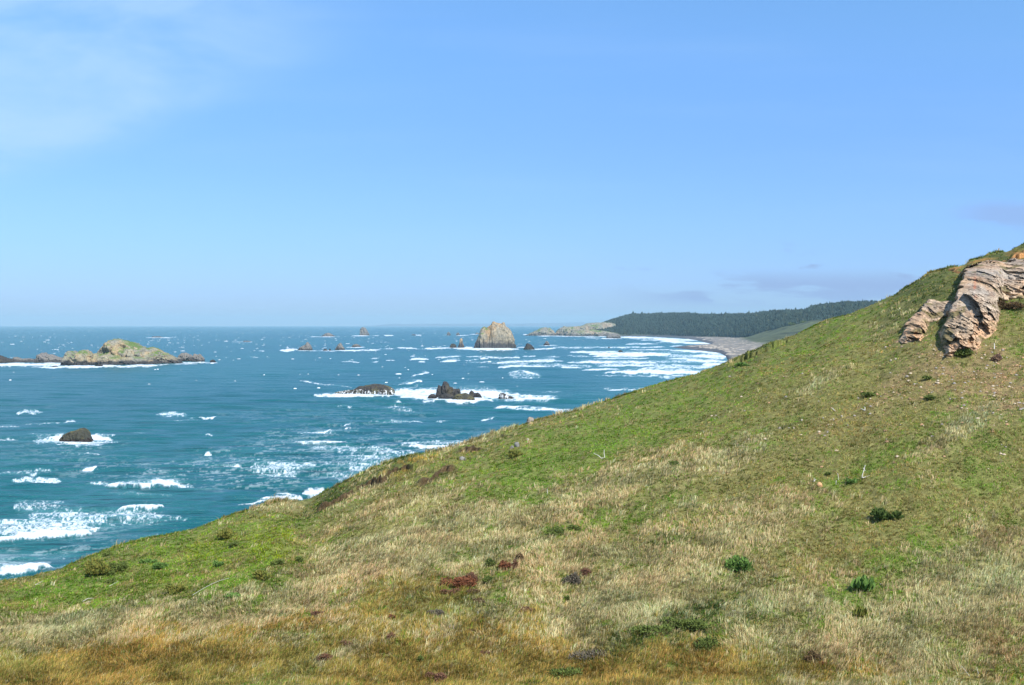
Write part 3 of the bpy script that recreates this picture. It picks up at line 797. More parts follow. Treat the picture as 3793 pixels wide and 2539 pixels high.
def land(x, Y):
    px = W / 2 + F * (x / Y) * cP
    plane = HZ + CAMZ * F / Y
    sd = poly_sd(px, plane, COAST)
    zb = np.tanh(sd / 5.0) * 2.6
    yf = np.interp(px, _cp, _foot); fz = np.interp(px, _cp, _fz); d0 = np.interp(px, _cp, _d0)
    sk = np.array(SKY, float)
    skp = np.interp(px, sk[:, 0], sk[:, 1])
    yc = yf + 720
    zc = CAMZ + (HZ - skp) * yc / F
    dune = ss(0, 1, (Y - d0) / np.maximum(yf - d0, 1)) * (px > 2690)
    z = np.minimum(zb, 2.6) + np.clip(sd / 40, 0, 1) * 1.5
    dz = fz * dune * ss(2700, 2800, px)
    z = np.where(Y < yf, z + dz * (1 + .25 * fbm(x * .004, Y * .003, 0, 3)), z)
    u = np.clip((Y - yf) / 720, 0, 1)
    hill = fz + (zc - fz) * np.sin(u * np.pi / 2) ** .9 + 6 * fbm(x * .004, Y * .004, 0, 3) * u * (1 - u) * 4
    hill = hill - np.maximum(Y - yc, 0) * .05
    edge_l = ss(2140, 2200, px)
    hill = -4 + (hill + 4) * edge_l
    z = np.where(Y >= yf, np.maximum(hill, np.where(px < 2200, -4, 3)), z)
    forest = (Y >= yf) & (px > 2200)
    return z, sd, forest, px, plane, u

def build_coast():
    pxs = np.linspace(2130, 3700, 700)
    a = ak(pxs, 1250.0)[0]
    ys = np.exp(np.linspace(math.log(1050), math.log(6800), 420))
    A, Y = np.meshgrid(a, ys)
    X = A * Y
    Z, sd, fo, px, pl, u = land(X, Y)
    n1 = fbm(X * .01, Y * .004, 0, 4); n2 = fbm(X * .05, Y * .01, 3, 3)
    sand = np.array((.105, .103, .105)); wet = np.array((.07, .074, .082)); dry = np.array((.19, .172, .15))
    t = np.clip(sd / 9 + n1 * .4, 0, 1)[..., None]
    col = wet * (1 - t) + sand * t
    t = np.clip((sd - 9) / 10 + n2 * .5, 0, 1)[..., None]
    col = col * (1 - t) + dry * t
    g = (ss(3.6, 9, Z + 2.5 * n2) * (px > 2680))[..., None]
    gc = np.array((.085, .098, .048)) * (1 + .35 * n1 + .25 * n2)[..., None]
    gc = gc * (1 - .45 * ss(.05, .35, fbm(X * .016 + 4, Y * .007, 9.0, 4)))[..., None]
    col = col * (1 - g) + gc * g
    fl = fo[..., None] * 1.0
    col = col * (1 - fl) + np.array((.035, .05, .028)) * fl
    m = mat_attr('far_coast_ground', 'col', .95, .1, .05, None, .25)
    o = mesh_obj('terrain', np.stack([X, Y, Z], -1).reshape(-1, 3), [grid_faces(len(ys), len(a))], m, smooth=True, cols={'col': np.clip(col, .01, .8).reshape(-1, 3)})
    tag(o, kind='structure')
build_coast()

def build_headland():
    V, Fc = loft([(2056, 1244), (2062, 1228), (2074, 1217), (2088, 1208.5), (2101, 1211), (2125, 1211), (2153, 1208), (2173, 1197), (2200, 1196), (2252, 1196), (2272, 1200), (2300, 1218), (2330, 1236), (2350, 1246)], 1244, thick=.55, nx=260, seed=2.2, rough=.8, power=.8)
    V2, F2 = loft([(2090, 1245), (2110, 1232), (2150, 1224), (2200, 1222), (2250, 1228), (2290, 1238), (2310, 1246)], 1246, thick=.8, nx=140, seed=4.2, rough=.9, power=.7)
    o = mesh_obj('headland', np.concatenate([V, V2]), [Fc, F2 + len(V)], M_HEAD)
    tag(o, kind='structure')
build_headland()

def build_forest():
    n = 36000
    pxs = RNG.uniform(2195, 3420, n)
    a = ak(pxs, 1200.0)[0]
    yf = np.interp(pxs, _cp, _foot)
    Y = yf + 4 + RNG.random(n) ** .9 * 800
    # a ragged lower edge where trees come down to the dunes, and extra along the skyline
    X = a * Y
    Z = land(X, Y)[0]
    keep = (Z > 2) & (fbm(X * .01, Y * .006, 5, 2) > -.55 - .3 * (pxs > 2300))
    X, Y, Z, pxs = X[keep], Y[keep], Z[keep], pxs[keep]
    n = len(X)
    h = 10.5 * (1 + .25 * RNG.normal(size=n)).clip(.4, 1.7) * np.where(RNG.random(n) < .03, 1.4, 1.0) * (1 + .3 * fbm(X * .012, Y * .01, 2.0, 2))
    # tall emergent trees along the sky
    r = h * (.22 + .10 * RNG.random(n))
    shrink = ss(2200, 2330, pxs); h = h * (.35 + .65 * shrink)
    S = 6
    prof = [(0, 1.0), (.25, 1.15), (.45, .75), (.5, .9), (.75, .38), (1.0, 0)]
    th = np.linspace(0, 2 * np.pi, S, endpoint=False)
    rings = []
    for (t, q) in prof[:-1]:
        jit = 1 + .35 * (RNG.random((n, S)) - .5)
        rr = (r[:, None] * q * jit)
        rings.append(np.stack([X[:, None] + rr * np.cos(th), Y[:, None] + rr * np.sin(th), np.broadcast_to((Z - 1 + h * t)[:, None], (n, S)) + h[:, None] * .08 * (RNG.random((n, S)) - .5)], -1))
    tip = np.stack([X, Y, Z - 1 + h], -1)[:, None, :]
    V = np.concatenate(rings + [tip], 1)
    K = V.shape[1]
    base = (np.arange(n) * K)[:, None]
    q, t3 = [], []
    for k in range(len(rings) - 1):
        for s_ in range(S):
            q.append(np.concatenate([base + k * S + s_, base + k * S + (s_ + 1) % S, base + (k + 1) * S + (s_ + 1) % S, base + (k + 1) * S + s_], 1))
    for s_ in range(S):
        t3.append(np.concatenate([base + (len(rings) - 1) * S + s_, base + (len(rings) - 1) * S + (s_ + 1) % S, base + K - 1], 1))
    c = np.array((.027, .042, .032)) * (1 + .35 * RNG.normal(size=n)).clip(.35, 2)[:, None]
    warm = (RNG.random(n) < .08)[:, None]
    c = np.where(warm, c * np.array((1.7, 1.25, 1.0)), c)
    c = np.repeat(c, K, 0)
    o = mesh_obj('forest', V.reshape(-1, 3), [np.concatenate(q), np.concatenate(t3)], mat_attr('forest_foliage', 'col', .95, .05), cols={'col': np.clip(c, .005, .3)})
    tag(o, 'dark green conifer forest covering the far hillside behind the beach', 'forest', kind='stuff')
build_forest()

def build_driftwood():
    n = 1500
    px = RNG.uniform(2520, 2900, n); py = RNG.uniform(1252, 1325, n)
    sd = poly_sd(px, py, COAST)
    k = (sd > 5) & (RNG.random(n) < .25 + .75 * (np.abs(sd - 13) < 6))
    px, py = px[k], py[k]
    x, y = sea_pt(px, py)
    z = land(x, y)[0]
    keep = z < 8
    x, y, z = x[keep], y[keep], z[keep]
    n = len(x)
    L = RNG.uniform(4, 12, n); w = RNG.uniform(.35, .8, n); th = RNG.normal(size=n) * .5
    dx, dy = np.cos(th) * L / 2, np.sin(th) * L / 2
    ox, oy = -np.sin(th) * w, np.cos(th) * w
    up = w * 1.3
    P0 = lambda sx, so, zz: np.stack([x + sx * dx + so * ox, y + sx * dy + so * oy, z + zz], -1)
    V = np.stack([P0(-1, -1, -.1), P0(-1, 1, -.1), P0(-1, 0, up), P0(1, -.6, -.1), P0(1, .6, -.1), P0(1, 0, up * .7)], 1).reshape(-1, 3)
    b = np.arange(n)[:, None] * 6
    Q = np.concatenate([b + np.array([[0, 3, 5, 2]]), b + np.array([[2, 5, 4, 1]])]); T = np.concatenate([b + np.array([[0, 2, 1]]), b + np.array([[3, 4, 5]])])
    o = mesh_obj('driftwood', V, [Q, T], mat_plain('bleached_wood', (.30, .26, .21), (.42, .37, .31), .2))
    tag(o, 'bleached driftwood logs strewn along the back of the far beach', 'driftwood', kind='stuff')
build_driftwood()

# faint land on the horizon
def build_far_hills():
    Yd = 31000.0
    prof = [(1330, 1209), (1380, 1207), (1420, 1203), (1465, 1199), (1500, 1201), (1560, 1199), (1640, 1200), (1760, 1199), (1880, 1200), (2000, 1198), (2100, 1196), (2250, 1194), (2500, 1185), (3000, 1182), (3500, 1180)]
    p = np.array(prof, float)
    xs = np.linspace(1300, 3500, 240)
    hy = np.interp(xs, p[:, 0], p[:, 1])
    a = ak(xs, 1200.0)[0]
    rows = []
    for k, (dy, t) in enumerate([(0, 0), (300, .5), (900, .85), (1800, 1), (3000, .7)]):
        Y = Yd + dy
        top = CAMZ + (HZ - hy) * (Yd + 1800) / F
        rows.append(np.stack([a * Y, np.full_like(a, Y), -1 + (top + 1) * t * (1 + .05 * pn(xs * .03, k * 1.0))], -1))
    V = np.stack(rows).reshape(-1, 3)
    tag(mesh_obj('hills', V, [grid_faces(5, len(xs))], mat_plain('far_hill_hazed', (.10, .12, .17), (.12, .14, .19), .001), smooth=True), kind='structure')  # bluish tone puts distance haze into the hill colour
build_far_hills()

# ------------------------------------------------------------------ the sea
# foam: (kind, x0, y0, x1, y1, half thickness, strength); b = breaker with a crisp front, l = lacy, s = solid
FOAM = [
 ('s', -80, 1352, 250, 1354, 7, 1), ('s', 115, 1361, 420, 1360, 4, 1), ('s', 240, 1357, 590, 1357, 6, 1), ('s', 430, 1356, 620, 1353, 4, .9), ('b', 600, 1352, 735, 1349, 2.5, .9), ('s', 655, 1343, 810, 1345, 3, .9), ('s', 150, 1340, 250, 1352, 9, .9),
 ('s', 20, 1334, 55, 1335, 4, .8),
 ('s', 540, 1251.5, 635, 1252, 1.6, 1), ('s', 855, 1267, 935, 1267.5, 1.6, .9),
 ('s', 1035, 1299, 1108, 1297, 4, 1), ('s', 1060, 1294, 1105, 1295, 4, .9), ('s', 1100, 1300, 1240, 1301, 3, .8), ('s', 1225, 1300, 1415, 1297, 3.2, 1), ('l', 1400, 1294, 1470, 1291, 2.5, .8),
 ('s', 1145, 1248, 1262, 1248, 1.8, 1), ('s', 1302, 1245, 1378, 1244, 2.4, 1), ('s', 1378, 1244, 1405, 1244, 1.6, .9), ('s', 1422, 1243, 1458, 1243, 3, 1), ('s', 1282, 1287.5, 1358, 1287, 1.8, 1),
 ('b', 1262, 1340, 1336, 1343, 2.4, 1), ('b', 1378, 1342, 1404, 1341, 2.4, 1), ('b', 1430, 1337, 1465, 1336, 2, .8), ('l', 1370, 1329, 1405, 1328, 3, .8), ('s', 1470, 1288, 1545, 1292, 3, .9), ('l', 1470, 1291, 1620, 1296, 2, .8),
 ('b', 920, 1323, 960, 1325, 1.5, .7), ('b', 950, 1302, 980, 1303, 2.2, 1), ('b', 1050, 1303, 1070, 1303, 2, .9), 
 ('s', 1575, 1292, 1670, 1290, 3.2, 1), ('s', 1660, 1290, 1770, 1289, 3.5, 1), ('s', 1690, 1293, 1925, 1295, 6, 1), ('s', 1860, 1298, 1920, 1293, 4, 1), ('s', 1915, 1288, 1948, 1287, 2.2, .9), ('s', 1940, 1296, 2060, 1291, 2.6, .9), ('l', 2040, 1287, 2200, 1290, 4, 1), ('s', 1994, 1281, 2066, 1280, 2.2, .9),
 ('s', 1528, 1242.5, 1562, 1242.5, 1.6, 1), ('s', 1688, 1243.5, 1740, 1242.5, 1.5, 1), ('s', 1738, 1239, 1778, 1238.5, 1.5, .9), ('s', 1938, 1240, 1962, 1240, 2.4, 1), ('s', 1990, 1245.5, 2120, 1246.5, 2.2, .9), ('s', 2110, 1247, 2250, 1248, 2.2, .9),
 ('b', 1520, 1321, 1539, 1321, 2.6, 1), ('b', 1513, 1336, 1590, 1331, 6.5, 1), ('b', 1547, 1342, 1577, 1342, 3, .9), ('b', 1608, 1327, 1711, 1321, 4, 1), ('b', 1634, 1341, 1707, 1338, 7.5, 1), ('l', 1720, 1337, 1775, 1331, 3, 1), ('b', 1777, 1331, 1811, 1330, 3.5, 1),
 ('l', 1725, 1321, 1930, 1326, 4.5, 1), ('b', 1812, 1328, 1895, 1326, 3.2, 1), ('b', 1900, 1325, 1927, 1325, 4, 1), ('l', 1935, 1321, 1985, 1320, 3.5, 1), ('l', 1730, 1342, 1850, 1340, 4, .7),
 ('b', 1835, 1345, 2095, 1340, 7, 1), ('b', 1975, 1338, 2060, 1338, 8, 1), ('l', 1800, 1346, 1960, 1350, 4, .9), ('b', 1841, 1362, 2040, 1358, 6, 1), ('l', 1960, 1352, 2200, 1358, 7, .9), ('b', 1769, 1359, 1812, 1362, 2.4, .8),
 ('l', 1884, 1390, 2008, 1392, 20, .75), ('b', 1880, 1384, 1940, 1372, 4, .8), ('b', 1930, 1374, 2006, 1395, 5, .9), ('b', 1518, 1398, 1590, 1380, 4, .9),
 # surf off the beach
 ('l', 2050, 1287, 2440, 1288, 3.2, 1.1), ('b', 2316, 1276, 2442, 1275, 3.4, 1), ('b', 2276, 1287, 2380, 1286, 2.4, 1), ('b', 2405, 1287, 2465, 1287, 2.4, 1), ('b', 2480, 1285, 2530, 1281, 2.2, 1),
 ('s', 2290, 1251, 2470, 1252, 4.2, 1), ('s', 2420, 1256, 2590, 1262, 6.5, 1), ('s', 2440, 1264, 2640, 1275, 5.5, 1), ('l', 2330, 1256, 2430, 1259, 3, .9), ('b', 2370, 1262, 2440, 1263, 3, .9), ('l', 2430, 1270, 2560, 1272, 3.5, .7), ('l', 2165, 1252, 2225, 1253, 2.4, .9), ('s', 2225, 1255, 2305, 1255, 2.4, .9),
 ('s', 2330, 1296, 2500, 1297, 2.5, .8), ('s', 2480, 1298, 2700, 1310, 5, 1),
 ('s', 2110, 1305, 2290, 1303, 5, .95), ('s', 2180, 1312, 2490, 1312, 11, 1), ('b', 2190, 1322, 2480, 1318, 6, 1), ('l', 2430, 1305, 2560, 1306, 5, .6), ('b', 2195, 1330, 2415, 1328, 3.6, 1), ('l', 2100, 1318, 2200, 1321, 4, .9), ('b', 2020, 1322, 2080, 1323, 3, .8),
 ('l', 2430, 1318, 2620, 1322, 10, 1), ('s', 2560, 1318, 2700, 1322, 12, .95), ('b', 2460, 1330, 2560, 1332, 4, 1), ('l', 2380, 1340, 2660, 1338, 8, 1), ('s', 2540, 1336, 2710, 1340, 9, .9), ('s', 2600, 1352, 2700, 1352, 8, .8),
 ('b', 2095, 1345, 2450, 1345, 8, 1), ('l', 2200, 1351, 2480, 1353, 7, 1), ('b', 2200, 1358, 2425, 1356, 5, 1), ('b', 2077, 1362, 2158, 1366, 5, 1), ('l', 2420, 1357, 2680, 1362, 9, 1.1), ('b', 2370, 1366, 2560, 1362, 4, .9),
 ('b', 2150, 1372, 2300, 1370, 4.5, 1), ('b', 2225, 1383, 2620, 1385, 14, 1.1), ('s', 2300, 1376, 2500, 1378, 9, 1), ('l', 2480, 1374, 2660, 1380, 12, 1.2), ('b', 2180, 1392, 2540, 1400, 3, .7), ('s', 2400, 1393, 2600, 1395, 6, .8),
 # middle rocks
 ('b', 1158, 1466, 1470, 1469, 6.5, 1.1), ('s', 1300, 1464, 1480, 1467, 6, 1), ('s', 1455, 1458, 1700, 1457, 15, .95), ('l', 1440, 1450, 1900, 1455, 26, .8), ('s', 1480, 1470, 1800, 1476, 14, .95), ('s', 1560, 1484, 1830, 1485, 8, 1), ('s', 1690, 1462, 1930, 1464, 14, 1.1), ('s', 1780, 1474, 1990, 1475, 12, .8), ('l', 1780, 1474, 2080, 1478, 16, 1.1), ('s', 1850, 1476, 2060, 1478, 9, 1), ('s', 1480, 1447, 1640, 1449, 9, 1.1), ('s', 1700, 1450, 1850, 1456, 7, 1),
 ('b', 1474, 1431, 1566, 1412, 6.5, 1), ('b', 1108, 1412, 1185, 1424, 3, 1), ('l', 1160, 1420, 1305, 1434, 3, .9), ('b', 1035, 1446, 1090, 1443, 2, .8), ('l', 1480, 1440, 1580, 1425, 5, .6),
 ('b', 1826, 1518, 1970, 1504, 5, .9), ('l', 1850, 1513, 2140, 1524, 8, 1.1), ('b', 1930, 1518, 2130, 1524, 6, 1), ('l', 2230, 1440, 2480, 1445, 6, .8), ('b', 2240, 1446, 2420, 1442, 3, .8), ('l', 2000, 1455, 2090, 1450, 3, .6),
 ('b', 1453, 1491, 1487, 1489, 3, 1), ('l', 1420, 1506, 1540, 1520, 10, .7), ('b', 1248, 1510, 1304, 1508, 2.2, .8), ('b', 1275, 1575, 1303, 1575, 2, 1), ('b', 1278, 1590, 1300, 1589, 2.6, 1),
 ('b', 1135, 1608, 1237, 1599, 3.2, 1), ('l', 1095, 1608, 1250, 1603, 4, .7), ('l', 1370, 1564, 1575, 1564, 4, .8), ('b', 1490, 1565, 1570, 1565, 2.2, .8), ('l', 1612, 1560, 1672, 1558, 3, .9), ('b', 1780, 1559, 1840, 1548, 3.2, 1),
 ('b', 1085, 1647, 1310, 1646, 6.5, 1.05), ('l', 1150, 1660, 1360, 1665, 12, .9), ('l', 1250, 1690, 1460, 1700, 24, .9), ('l', 1180, 1715, 1400, 1725, 18, .6), ('b', 1485, 1650, 1600, 1660, 6, .9), ('b', 1510, 1661, 1740, 1657, 7, 1), ('l', 1480, 1640, 1740, 1645, 9, 1), ('l', 1330, 1660, 1560, 1685, 14, .8),
 ('l', 1290, 1740, 1430, 1720, 20, 1),
 # around the lone boulder
 ('l', 150, 1634, 440, 1636, 12, 1.1), ('s', 205, 1634, 380, 1636, 7, .8), ('s', 240, 1641, 360, 1642, 7, .9), ('l', 200, 1648, 380, 1650, 10, 1.0), ('l', 120, 1630, 250, 1636, 14, 1.2), ('s', 185, 1622, 250, 1628, 9, .9), ('s', 310, 1628, 420, 1626, 6, .9), ('l', 100, 1610, 250, 1612, 10, .5), ('l', 350, 1622, 430, 1618, 4, .8), ('l', 440, 1612, 540, 1606, 5, .7),
 ('b', -40, 1582, 76, 1577, 3, 1), ('l', 90, 1574, 260, 1560, 3.5, .9), ('b', 232, 1562, 282, 1559, 3, .9), ('l', 60, 1530, 162, 1527, 5, 1.1), ('l', 570, 1534, 695, 1537, 8, 1.1), ('b', 735, 1550, 805, 1545, 3, 1), ('l', 640, 1560, 740, 1553, 3, .7), ('b', -30, 1632, 70, 1631, 2.4, .8),
 ('b', 760, 1615, 790, 1613, 2.4, .9), ('b', 755, 1682, 785, 1680, 2.6, 1), ('l', 240, 1680, 370, 1674, 3, .8),
 ('b', 304, 1745, 360, 1743, 5.5, 1.1), ('l', -20, 1755, 210, 1750, 6, .8), ('l', 40, 1775, 228, 1776, 10, 1.2), ('b', 110, 1780, 226, 1778, 4, .8),
 ('b', 380, 1806, 680, 1806, 20, 1.1), ('l', 315, 1795, 460, 1800, 9, 1.1), ('l', 560, 1795, 725, 1804, 13, 1.1), ('l', 400, 1830, 640, 1835, 9, .5),
 ('b', 428, 1888, 610, 1886, 11, 1.1), ('l', 330, 1905, 640, 1920, 30, .95), ('l', 100, 1905, 400, 1925, 42, 1.0), ('l', -60, 1945, 330, 1950, 40, 1.25), ('l', -60, 1975, 360, 1965, 24, 1.3), ('b', -60, 2008, 345, 1980, 18, 1.3), ('b', 200, 1985, 375, 1962, 6, 1), ('l', 50, 1880, 240, 1870, 26, .7),
 ('l', 330, 1950, 600, 1935, 18, .6), ('l', 500, 1945, 700, 1930, 8, .6), ('b', -60, 2160, 200, 2122, 22, 1.1), ('l', -60, 2120, 200, 2100, 12, .8), ('l', 0, 2060, 300, 2050, 26, .35), ('l', 480, 1990, 620, 1975, 8, .5),
 ('b', 826, 1738, 898, 1733, 4, 1.1), ('l', 925, 1738, 1175, 1732, 20, 1.05), ('l', 930, 1750, 1100, 1752, 8, .8), ('l', 840, 1700, 1000, 1705, 5, .5),
 ('b', 960, 1856, 1060, 1843, 8, 1.1), ('s', 1028, 1850, 1122, 1844, 16, 1.3), ('s', 1118, 1828, 1210, 1822, 16, 1.3), ('b', 870, 1872, 1030, 1856, 4, .9), ('b', 1012, 1831, 1100, 1833, 4, 1),
 ('l', 1130, 1770, 1330, 1750, 14, .7), ('l', 1250, 1770, 1320, 1760, 10, .9),
]

def build_sea():
    pxs = np.concatenate([np.linspace(-3800, -300, 70)[:-1], np.linspace(-300, 2900, 1250), np.linspace(2900, 7600, 90)[1:]])
    off = np.concatenate([np.exp(np.linspace(math.log(5.45), math.log(60), 190))[:-1], np.linspace(60, 480, 330)[:-1], np.linspace(480, 1000, 380), np.linspace(1000, 1600, 30)[1:]])
    A = ak(pxs, 1400.0)[0][None, :]
    Y = (CAMZ * F / off)[:, None]
    X = A * Y; Y = np.broadcast_to(Y, X.shape).copy()
    PX, PY = pxpy(X, Y, 0.0 * X)
    Fo = np.zeros(X.shape); La = np.zeros(X.shape); Bump = np.zeros(X.shape); Mk = np.zeros(X.shape)
    wy = 3.4 * fbm(PX * .018, PY * .03, 0, 4) * np.clip((PY - 1225) / 130, .3, 2.4)
    for kd, x0, y0, x1, y1, h, st in FOAM:
        m = 30
        c0 = np.searchsorted(pxs, x0 - m); c1 = np.searchsorted(pxs, x1 + m)
        lo = min(y0, y1) - h * 3 - 5 - HZ; hi = max(y0, y1) + h * 3 + 5 - HZ
        r0 = np.searchsorted(off, lo); r1 = np.searchsorted(off, hi)
        if c1 <= c0 or r1 <= r0: continue
        sl = (slice(r0, r1), slice(c0, c1))
        t = (PX[sl] - x0) / (x1 - x0)
        sk_ = .5 + .28 * math.sin(x0 * 1.7 + y0); tt = np.clip(np.where(t < sk_, t / sk_ * .5, .5 + (t - sk_) / (1 - sk_) * .5), 0, 1)
        env = np.clip(4 * tt * (1 - tt), 0, 1) ** (.8 if kd == 'b' else .6)
        cy = y0 + (y1 - y0) * t
        d = PY[sl] + wy[sl] - cy
        hh = h * env + 1e-6
        if kd == 'b':      # crisp lower front, foam trailing up behind
            v = np.where(d > 0, 1 - ss(.0, .5, d / hh), 1 - ss(.1, 1.7, -d / hh)) * (env > .02)
            Fo[sl] = np.maximum(Fo[sl], st * v * ss(0, .25, env))
            tr = (1 - ss(.3, 3.2, -d / hh)) * (d < 0) * ss(0, .3, env)
            La[sl] = np.maximum(La[sl], .75 * st * tr)
            Bump[sl] = np.maximum(Bump[sl], v * ss(0, .5, env) * min(h, 14) * (1 if x1 - x0 > 60 else .25))
        elif kd == 's':
            v = (1 - ss(.15, 1.45, np.abs(d) / hh)) * ss(0, .2, env)
            Fo[sl] = np.maximum(Fo[sl], st * v)
            Bump[sl] = np.maximum(Bump[sl], v * .2 * min(h, 10))
        else:
            v = (1 - ss(.3, 1.3, np.abs(d) / hh)) * ss(0, .25, env)
            La[sl] = np.maximum(La[sl], st * v)
    VV = 62 * np.sqrt(np.broadcast_to(off[:, None], PX.shape))     # pattern coordinate running out to sea
    f1 = fbm(PX * .035 + 3, VV * .10, 0.0, 4, .6)
    g1 = fbm(PX * .03 + 60, VV * .06, 5.0, 3, .55); g2 = fbm(PX * .03, VV * .06 + 77, 6.0, 3, .55)
    web = 1 - np.abs(fbm(PX * .016 + .7 * g1 + 50, VV * .055 + .5 * g2, 2.0, 3, .6)) * 3.0
    web2 = 1 - np.abs(fbm(PX * .040 + .6 * g2 + 9, VV * .13 + .5 * g1, 7.0, 3, .6)) * 2.8
    f0 = fbm(PX * .012 + 3, VV * .03, 8.0, 3)
    w = np.clip(np.maximum(web, web2 * .85), 0, 1)
    f2 = fbm(PX * .10 + 30, VV * .25, 4.0, 3, .6)
    thr = 1.02 - .60 * La
    lace = ss(thr, thr + .5, w + .25 * f1 + .30 * f2) * np.clip(La * 1.6, 0, 1)
    solid = ss(.34, .98, Fo + (.42 * f1 + .34 * f2 + .42 * f0) * (Fo > .02))
    foam = np.clip(np.maximum(solid * .97, lace * .85), 0, 1)
    Mk = np.clip(La * .55 + Fo * .4, 0, .65) * (.75 + .5 * f1)
    # pale windblown streaks everywhere near
    near = ss(1480, 1750, PY)
    ang = .28
    u = X * math.cos(ang) + Y * math.sin(ang); v_ = -X * math.sin(ang) + Y * math.cos(ang)
    st = fbm(u * .07, v_ * .5, 5.0, 4, .6)
    wsp = 1 - np.abs(fbm(u * .045 + 5, v_ * .20 + .5 * st, 9.0, 4, .6)) * 4
    streak = ss(.45, .95, wsp + .5 * st) * ss(-.1, .35, fbm(X * .008, Y * .006, 3.0, 3)) * (.25 + .75 * near)
    foam = np.maximum(foam, .26 * streak * ss(1350, 1600, PY))
    Mk = np.clip(Mk + .14 * ss(-.2, .5, fbm(X * .006 + 9, Y * .004, 3.0, 3)) * near + .12 * streak, 0, .7)
    # turbid shallows off the beach and slope
    sh = ss(2000, 2600, PX) * ss(1255, 1300, PY)
    Mk = np.clip(Mk + .28 * sh, 0, .7)
    # waves
    Z = np.zeros(X.shape)
    rg = np.random.default_rng(5)
    for lam, am, cnt in ((70, .12, 3), (32, .12, 5), (15, .085, 7), (7.5, .055, 7), (4.0, .035, 6)):
        for q in range(cnt):
            th = R(-100 + 16 + 26 * rg.normal() * .6); L = lam * rg.uniform(.75, 1.3)
            kx, ky = 2 * math.pi / L * math.cos(th), 2 * math.pi / L * math.sin(th)
            ph = kx * X + ky * Y + rg.random() * 6.28 + .8 * pn(X * .01 + q, Y * .008, lam)
            row_sp = np.gradient(Y[:, 0]); fade = ss(.8, .3, np.abs(row_sp) / (L * .5))[:, None]
            sn = np.sin(ph)
            Z += am * fade * (1 - 2 * (1 - (sn * .5 + .5)) ** 1.0 + .35 * (sn ** 2) * np.sign(sn)) * (.6 + .8 * (pn(X * .006 + q * 3, Y * .005, 1.0) + .5))
    Z += np.clip(Bump, 0, 12) * .045 * np.clip(1300 / Y * .6 + .4, 0, 1.6)
    Z += foam * .12 * pn(X * .6, Y * .5) * (Y < 700)
    Z *= np.clip(9000 / Y, 0, 1)
    o = mesh_obj('sea', np.stack([X, Y, Z], -1).reshape(-1, 3), [grid_faces(len(off), len(pxs))[:, ::-1]], mat_sea(), smooth=True, floats={'foam': foam.ravel(), 'milk': Mk.ravel()})
    tag(o, kind='structure')
build_sea()

def build_whitecaps():
    """little breaking crests scattered over the open water, each a low ridge of foam"""
    n = 3600
    px = RNG.uniform(-200, 2900, n); off = np.exp(RNG.uniform(math.log(10), math.log(620), n))
    dens = np.interp(off, [10, 60, 150, 260, 620], [1.0, .9, .34, .02, 0])
    keep = (RNG.random(n) < dens) & ~((px > 2100) & (off > 60))
    px, off = px[keep], off[keep]
    x, y = sea_pt(px, HZ + off)
    cl = fbm(x * .004, y * .002, 0, 3)
    keep = cl > -.25
    x, y = x[keep], y[keep]; n = len(x)
    L = RNG.lognormal(.9, .55, n).clip(.7, 9) * np.clip((y / 1500) ** .6, .5, 1.7)
    hgt = (.06 + .075 * L).clip(.15, 1.2) * RNG.uniform(.5, 1.1, n)
    dpt = L * .12
    th = R(8) + RNG.normal(size=n) * .18
    S = 7
    t = np.linspace(-1, 1, S)
    env = (1 - t ** 2) ** .8
    jit = 1 + 1.2 * (RNG.random((n, S)) - .5)
    cx = x[:, None] + np.cos(th)[:, None] * L[:, None] * t * .5; cyy = y[:, None] + np.sin(th)[:, None] * L[:, None] * t * .5 + RNG.normal(size=(n, S)) * .12 * L[:, None]
    wdt = dpt[:, None] * env * jit; hz = hgt[:, None] * env * jit
    fr = np.stack([cx, cyy - wdt, np.full_like(cx, -.5)], -1); tp = np.stack([cx, cyy, hz + .15], -1); bk = np.stack([cx, cyy + wdt * 1.6, np.full_like(cx, -.5)], -1)
    V = np.stack([fr, tp, bk], 1).reshape(-1, 3)      # n,3,S
    b = (np.arange(n) * 3 * S)[:, None]
    q = []
    for r_ in (0, 1):
        for s_ in range(S - 1):
            q.append(np.concatenate([b + r_ * S + s_, b + r_ * S + s_ + 1, b + (r_ + 1) * S + s_ + 1, b + (r_ + 1) * S + s_], 1))
    o = mesh_obj('whitecaps', V, [np.concatenate(q)], mat_plain('sea_foam', (.60, .65, .69), (.68, .72, .75), .6, .9))
    tag(o, 'small white breaking wave crests scattered over the open sea', 'whitecaps', kind='stuff')
build_whitecaps()

